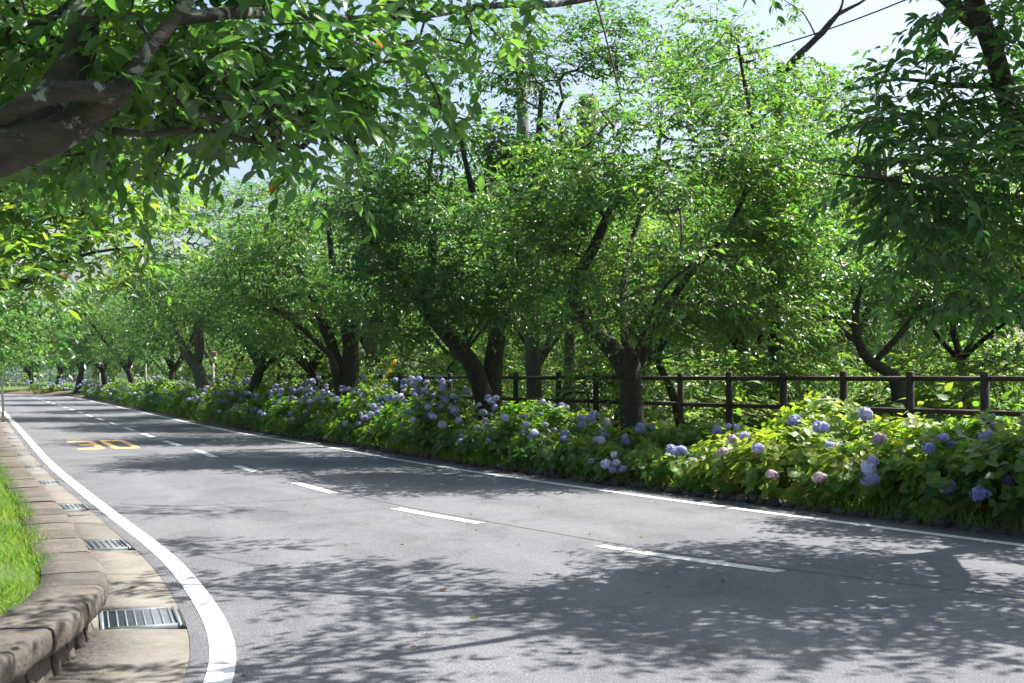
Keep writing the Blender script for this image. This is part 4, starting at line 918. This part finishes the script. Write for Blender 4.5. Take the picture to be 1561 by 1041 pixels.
# weeds at the foot of the hydrangeas
us = RIGHT.s_at_y(8)+rng.random(16000)**1.3*(RIGHT.s_at_y(60)-RIGHT.s_at_y(8)); keep = np.array([mnoise.noise(Vector((u*.45, 2.2, 0))) > -.3 for u in us]); us = us[keep]
of = R0+.06+rng.random(len(us))*.5; p = RIGHT.at(us, of); hh = rng.uniform(.06, .26, len(us))
g = leaf_mesh('edge_weeds', (BLADE[0]*[1.6, 1, 1], BLADE[1], BLADE[2]), np.c_[p, np.full(len(us), .04)], np.c_[rng.normal(0, .45, (len(us), 2)), np.ones(len(us))], unit(rng.normal(0, 1, (len(us), 3))*[1, 1, .3]), hh, rng.uniform(.1, .95, len(us)), M_grass)
tag(link('edge_weeds', g, kind='stuff'), 'thin weeds and grass growing along the foot of the hydrangeas', 'weeds')
for lab, x, y, hgt, n in [('tall grass tuft arching out of the bed below the V-shaped cherry', 700, 692, .62, 90), ('pale grass tuft at the left end of the sunlit hydrangeas', 1085, 738, .5, 80), ('small grass tuft on the bed edge right of the tall tuft', 745, 702, .35, 60), ('thin grass tuft in front of the twin-stemmed cherry', 525, 668, .55, 50), ('low leafy tuft on the stones below the sunlit hydrangeas', 1300, 778, .22, 40), ('low grass tuft on the stones right of the sunlit hydrangeas', 1420, 795, .3, 40)]:
    c = G(x, y, .04); cs = c+np.c_[rng.normal(0, .08, (n, 2)), np.zeros(n)]
    V, T, U = leaf_shape([0, .3, .6, .85, 1], [.012, .016, .013, .008, 0], .1, .55)
    a = rng.random(n)*6.28; d = np.stack([np.cos(a)*.55, np.sin(a)*.55, np.ones(n)], 1)
    o = tag(link('grass_tuft', leaf_mesh('grass_tuft', (V, T, U), cs-c, d, np.stack([-np.cos(a), -np.sin(a), np.full(n, .5)], 1), rng.uniform(.6, 1.1, n)*hgt, rng.uniform(.3, .9, n), M_grass), loc=c), lab, 'grass tuft', 'grass tufts at the edge of the hydrangea bed')
# pampas clump beyond the fence
c = np.array([*P(1245, 600, 23)[:2], -.1]); n = 420; a = rng.random(n)*6.28; V, T, U = leaf_shape([0, .3, .55, .78, .92, 1], [.003, .005, .0045, .0035, .002, 0], .1, .75)
tag(link('pampas_clump', leaf_mesh('pampas_clump', (V, T, U), np.c_[rng.normal(0, .35, (n, 2)), np.zeros(n)], np.stack([np.cos(a)*.5, np.sin(a)*.5, np.ones(n)], 1), np.stack([-np.cos(a), -np.sin(a), np.full(n, .5)], 1), rng.uniform(1.2, 2.3, n), rng.uniform(.6, .95, n), M_grass), loc=c), 'tall clump of arching silvery grass just beyond the fence', 'grass clump')
# undergrowth beyond the fence
cs = np.c_[rng.uniform(-22, 18, 30000), 16+rng.random(30000)**1.4*34, np.full(30000, -.3)]
off = np.array([np.min(np.linalg.norm(RIGHT.p[::10]-q[:2], axis=1)) for q in cs]); cs = cs[(off > 5.2) & (cs[:, 0] > np.interp(cs[:, 1], RIGHT.p[:, 1], RIGHT.p[:, 0]))]
cs[:, 2] = np.interp(np.array([np.min(np.linalg.norm(RIGHT.p[::10]-q[:2], axis=1)) for q in cs]), bed_off, bed_z)+rng.random(len(cs))*np.array([max(.25, .95+.9*mnoise.noise(Vector((a*.5, b*.5, 2)))) for a, b, c in cs]); n = len(cs)
tag(link('undergrowth', leaf_mesh('undergrowth', HYD_LO, cs, np.c_[rng.normal(0, 1, (n, 2)), rng.uniform(0, 1.2, n)], np.c_[rng.normal(0, .5, (n, 2)), np.ones(n)], rng.uniform(.09, .22, n), rng.uniform(.3, .86, n), M_hyd), kind='stuff'), 'leafy undergrowth covering the slope beyond the fence', 'undergrowth')
# thicket that closes the view between the far trunks
n = 60000; cs = np.c_[rng.uniform(-75, 34, n), 22+rng.random(n)**1.5*100, np.zeros(n)]
ed = RIGHT.p[::14]; dist = np.concatenate([np.linalg.norm(ed[None]-c[:, None, :2], axis=2).min(1) for c in np.array_split(cs, 60)]); right = cs[:, 0] > np.interp(cs[:, 1], RIGHT.p[:, 1], RIGHT.p[:, 0])
hgt = np.array([2.3+1.6*mnoise.noise(Vector((a*.22, b*.22, 5)))+.8*mnoise.noise(Vector((a*.7, b*.7, 1))) for a, b, c in cs]); dens = np.array([mnoise.noise(Vector((a*.16, b*.16, 8))) for a, b, c in cs])
k = right & (dist > 7.8) & (dens > -.22) & (cs[:, 1] < 118); cs = cs[k]; cs[:, 2] = -.4+np.maximum(.3, hgt[k])*rng.random(k.sum())**.5; n = len(cs)
tag(link('thicket', leaf_mesh('thicket', LEAF_LO, cs, np.c_[rng.normal(0, 1, (n, 2)), rng.uniform(-.5, .6, n)], np.c_[rng.normal(0, .5, (n, 2)), np.ones(n)], rng.uniform(.14, .3, n)*np.interp(cs[:, 1], [22, 60], [.75, 1.4]), rng.uniform(.25, .93, n), M_leaf), kind='stuff'), 'low green thicket filling the ground under the far trees', 'thicket')
# fallen leaves and twigs on the near road
n = 480; u = rng.random(n); pts = []
while len(pts) < n:
    if rng.random() < .9: q = RIGHT.at(RIGHT.s_at_y(rng.uniform(8, 45)), R0-abs(rng.normal(0, .17)))
    else: q = np.array([rng.uniform(-3.2, 4), rng.uniform(5.5, 16)])
    pts.append([q[0], q[1], .009])
a = rng.random(n)*6.28
tag(link('fallen_leaves', leaf_mesh('fallen_leaves', LEAF_MID, np.array(pts), np.c_[np.cos(a), np.sin(a), np.zeros(n)], np.c_[rng.normal(0, .2, (n, 2)), np.ones(n)], rng.uniform(.035, .08, n), rng.uniform(.955, 1, n), M_leaf), kind='stuff'), 'dry fallen leaves scattered on the road and its right edge', 'fallen leaves')

# ------------------------------------------------------------------ fence of brown logs
FEN = Path([(8.0, 14.3), (6.56, 16.3), (5.87, 17.3), (5.18, 18.3), (3.55, 20.6), (2.25, 22.5), (0, 25.8), (-2.4, 30.2), (-5.2, 36), (-9.5, 45)])
fence = thing('log_fence', 'dark brown two-rail log fence running behind the hydrangeas and trees', 'fence', (6.56, 16.3, .28))
ps = []; s = FEN.s_at_y(16.3)-2.4
while s < FEN.L-1: ps.append(s); s += 1.22 if s < FEN.s_at_y(24) else 1.6
def rel(p): return (p[0]-6.56, p[1]-16.3, 0)
for k, s in enumerate(ps):
    q = rel(FEN.at(s)); mb = MB(); top = 1.56+random.uniform(-.015, .02)-.28
    mb.tube([(0, 0, -.1), (0, 0, .5), (0, 0, top-.02), (0, 0, top)], [.060, .060, .060, .045], 10, .03, seed=k); link('post', mb.mesh('fence_post', M_wood, smooth=True), fence, q)
    if k+1 < len(ps):
        q2 = np.array(rel(FEN.at(ps[k+1]))); q1 = np.array(q)
        for z in (1.17, .70):
            mb = MB(); a = np.array([0, 0, z]); b = q2-q1+[0, 0, z+random.uniform(-.008, .008)]; d = unit(b-a)
            mb.tube([a+d*.04, a*.6+b*.4, b-d*.04], .038, 8, .04, seed=k*2+z); link('rail', mb.mesh('fence_rail', M_wood, smooth=True), fence, q)
# ------------------------------------------------------------------ poles, wires
U1 = P(818, 640, 27); U1[2] = 0; U1t = P(791, 40, 27)
pole = thing('utility_pole', 'grey concrete utility pole rising behind the fence right of the V-shaped cherry', 'utility pole', U1)
mb = MB(); mb.tube([(0, 0, -.3), (U1t-U1)*.5, U1t-U1], [.19, .16, .12], 14); link('shaft', mb.mesh('shaft', M_pole, smooth=True), pole)
U2 = np.array([XZ(567, 33), 33, 0.0]); pole2 = thing('utility_pole', 'weathered brown pole with a white box behind the hedge right of the twin-stemmed cherry', 'utility pole', U2)
mb = MB(); mb.tube([(0, 0, -.3), (0, 0, 3), (0, 0, 6.2)], [.2, .18, .15], 12); link('shaft', mb.mesh('shaft', simple('old_pole', (.11, .085, .07), .9, 0, 8, .4), smooth=True), pole2)
mb = MB(); mb.box((.24, -.16, 1.35), (.26, .18, .62)); link('meter_box', mb.mesh('meter_box', M_conc_pale), pole2)
def guy(label, a, b, f0, f1, stripe):
    a = np.asarray(a); b = np.asarray(b); t = thing('guy_wire', label, 'guy wire', a, 'guy wires of the utility pole')
    mb = MB(); mb.tube([(0, 0, 0), (b-a)], .009, 5); link('wire', mb.mesh('wire', M_blk), t)
    n = 4; 
    for k in range(n):
        g0, g1 = f0+(f1-f0)*k/n, f0+(f1-f0)*(k+1)/n; mb = MB(); mb.tube([(b-a)*g0, (b-a)*g1], .03, 8)
        link('sleeve', mb.mesh('sleeve', M_blk if stripe and k == 0 else M_yel), t)
guy('guy wire in a plain yellow sleeve slanting out of the hydrangeas', P(566, 612, 26.5), U1t*.72+U1*.28, .02, .16, False)
ga, gb = P(497, 560, 30), U1t
gf = lambda y: (560-y)/(560-40)
guy('guy wire with a yellow and black sleeve high against the sky', (ga[0], ga[1], ga[2]), gb, gf(245)+.02, gf(140), True)
cab = [P(791, 70, 27), P(960, 118, 24.5), P(1158, 77, 22), P(1380, 0, 19), P(1720, -160, 15)]
mb = MB(); mb.tube(catmull(cab, .5), .014, 5); tag(link('overhead_cable', mb.mesh('overhead_cable', M_blk)), 'black overhead cable crossing the sky at the upper right', 'cable')
for lab, x, y, Z in [('black bent metal hoop rail behind the sunlit hydrangeas', 1262, 612, 17.6), ('black bent metal hoop rail beside the fence right of the V-shaped cherry', 878, 600, 23.2)]:
    c = P(x, y, Z); mb = MB(); a = .26
    mb.tube(catmull([(-a, 0, -.75), (-a, 0, -.12), (-a+.07, 0, 0), (a-.07, .15, .02), (a, .18, -.1), (a, .18, -.75)], .06), .022, 8)
    tag(link('hoop_rail', mb.mesh('hoop_rail', M_blk, smooth=True), loc=c), lab, 'hoop rail', 'hoop rails by the fence')
c = G(5, 643); mb = MB(); mb.tube([(0, 0, 0), (-.05, 0, 1.6), (-.08, 0, 3.0)], .035, 10); tag(link('metal_pole', mb.mesh('metal_pole', M_metal, smooth=True), loc=c), 'thin pale metal pole on the gutter edge at the left picture edge', 'pole')
# ------------------------------------------------------------------ paper lanterns on posts
M_pink = simple('pink_lantern_paper', (.50, .32, .29), .8, 0, 5, .12, 0); M_wp = simple('white_lantern_paper', (.75, .68, .62), .8, 0, 5, .08, 0)
M_postw = simple('pale_post', (.34, .31, .28), .8, 0, 8, .2, 0)
for lab, x, y, Z, s in [('pale wooden post with a faded pink lantern beside the leaning cherry', 325, 545, 38, .7), ('pink and white paper lantern on a post right of the far hydrangea bend', 222, 545, 54, 1.0), ('dull pink paper lantern on a post in the shade, middle of the three', 198, 558, 62, 1.0),
                        ('brightest paper lantern on a post, pink above and white below', 152, 562, 76, 1.25), ('red paper lantern hanging in shade before the white building', 77, 558, 104, 1.5)]:
    t = P(x, y, Z); g0 = np.array([t[0], t[1], .2]); s *= .62; th = thing('paper_lantern', lab, 'paper lantern', g0, 'paper lanterns on posts along the road'); H = t[2]-g0[2]
    mb = MB(); mb.tube([(0, 0, -.2), (0, 0, H-.2)], [.05, .045], 8); link('post', mb.mesh('lantern_post', M_postw, smooth=True), th)
    k = 6
    mb = MB(); mb.tube([(0, 0, H-.25*s), (0, 0, H+.05*s)], [.15*s, .22*s], k); link('lower_shade', mb.mesh('lower_shade', M_wp), th)
    mb = MB(); mb.tube([(0, 0, H+.055*s), (0, 0, H+.32*s)], [.22*s, .29*s], k); link('upper_shade', mb.mesh('upper_shade', M_pink), th)
    mb = MB(); mb.tube([(0, 0, H+.325*s), (0, 0, H+.46*s), (0, 0, H+.5*s)], [.31*s, .14*s, .04*s], k); link('cap', mb.mesh('cap', simple('lantern_cap', (.38, .26, .23), .7, 0, 5, .1, 0)), th)
# ------------------------------------------------------------------ pale wall beyond the fence, white building at the bend
cw = thing('concrete_wall', 'pale grey concrete wall seen through the fence rails', 'concrete wall', (1.4, 31, -.3))
for k in range(2):
    mb = MB(); mb.box((.2+k*1.805, 0, .8), (1.8, .25, 1.6)); link('panel', mb.mesh('wall_panel', M_conc_pale), cw)
bx, by = XZ(75, 118), 118
bd = thing('white_building', 'long white building with windows behind a picket fence at the far bend', 'building', (bx, by, 0))
M_wwall = simple('white_render', (.68, .69, .70), .85, 0, 2, .08, 0); M_roof = simple('grey_roof', (.16, .16, .17), .7, 0, 4, .2)
M_glass, gn, gl, gb_, go = mat('dark_glass'); gb_.inputs['Base Color'].default_value = (.05, .07, .09, 1); gb_.inputs['Roughness'].default_value = .08
mb = MB(); mb.box((0, 4, 1.9), (22, 8, 3.8)); link('walls', mb.mesh('building_walls', M_wwall), bd)
mb = MB(); mb.add([(-11.5, -.7, 3.81), (11.5, -.7, 3.81), (11.5, 8.7, 3.81), (-11.5, 8.7, 3.81), (-11.5, 4, 6), (11.5, 4, 6)], [[0, 1, 5, 4], [2, 3, 4, 5]], [[0, 4, 3], [1, 2, 5]]); mb.add([(-11.5, -.7, 3.8), (11.5, -.7, 3.8), (11.5, 8.7, 3.8), (-11.5, 8.7, 3.8)], [[3, 2, 1, 0]]); link('roof', mb.mesh('roof', M_roof), bd)
mb = MB(); mb.box((0, -.02, .35), (22.1, .08, .9)); link('plinth', mb.mesh('plinth', M_conc_pale), bd)
for k in range(6):
    x = -9+k*3.6
    mb = MB()
    for dx in (-.85, .85): mb.box((x+dx, -.04, 1.95), (.1, .12, 1.4))
    for dz in (-.75, .75): mb.box((x, -.042, 1.95+dz), (1.8, .124, .1))
    wf = link('window', mb.mesh('window_frame', M_metal), bd); mb = MB(); mb.box((x, -.02, 1.95), (1.6, .05, 1.4)); link('pane', mb.mesh('pane', M_glass), wf)
pf = thing('picket_fence', 'grey metal picket fence in front of the white building', 'fence', (bx, by-6, .35))
pk = (lambda m_: (m_.box((0, 0, .65), (.05, .03, 1.5)), m_)[1])(MB()).mesh('picket', M_galv)
for k in range(70): link('picket', pk, pf, (-9+k*.26, 0, 0))
for z in (.15, 1.25):
    mb = MB(); mb.box((0, .04, z), (18.4, .04, .06)); link('rail', mb.mesh('picket_rail', M_galv), pf)
# hydrangeas at the outside of the bend
for k, (x, Z, cols, lab) in enumerate([(65, 92, [DEEP, BLUE], 'dark rounded hydrangea bush by the trunk before the picket fence'), (98, 93, [PALE, BLUE], 'far hydrangea bush with whitish heads before the picket fence'), (128, 88, [BLUE, DEEP], 'tall blue hydrangea bush where the road bends'), (140, 84, [LAV, PINK], 'purplish hydrangea bush where the road bends')]):
    b = hydrangea((XZ(x, Z), Z, .05), (1.05, .75), 1.25, .5*k, 16, cols, lab, 0, 40+k, False, np.array([.3, -.95]), .1); b.scale = (1.15, 1.15, .95)

# ------------------------------------------------------------------ the summer air
HAZE = .00012
if HAZE:
    hm = bpy.data.materials.new('haze'); hm.use_nodes = True; hn = hm.node_tree; hn.nodes.clear()
    ho = hn.nodes.new('ShaderNodeOutputMaterial'); pv = hn.nodes.new('ShaderNodeVolumePrincipled'); pv.inputs['Color'].default_value = (.86, .92, 1, 1); pv.inputs['Density'].default_value = HAZE; pv.inputs['Anisotropy'].default_value = .2
    hn.links.new(pv.outputs[0], ho.inputs['Volume'])
    mb = MB(); mb.box((0, 1100, 6.3), (1860, 2850, 15.4)); link('haze', mb.mesh('haze', hm), kind='stuff')
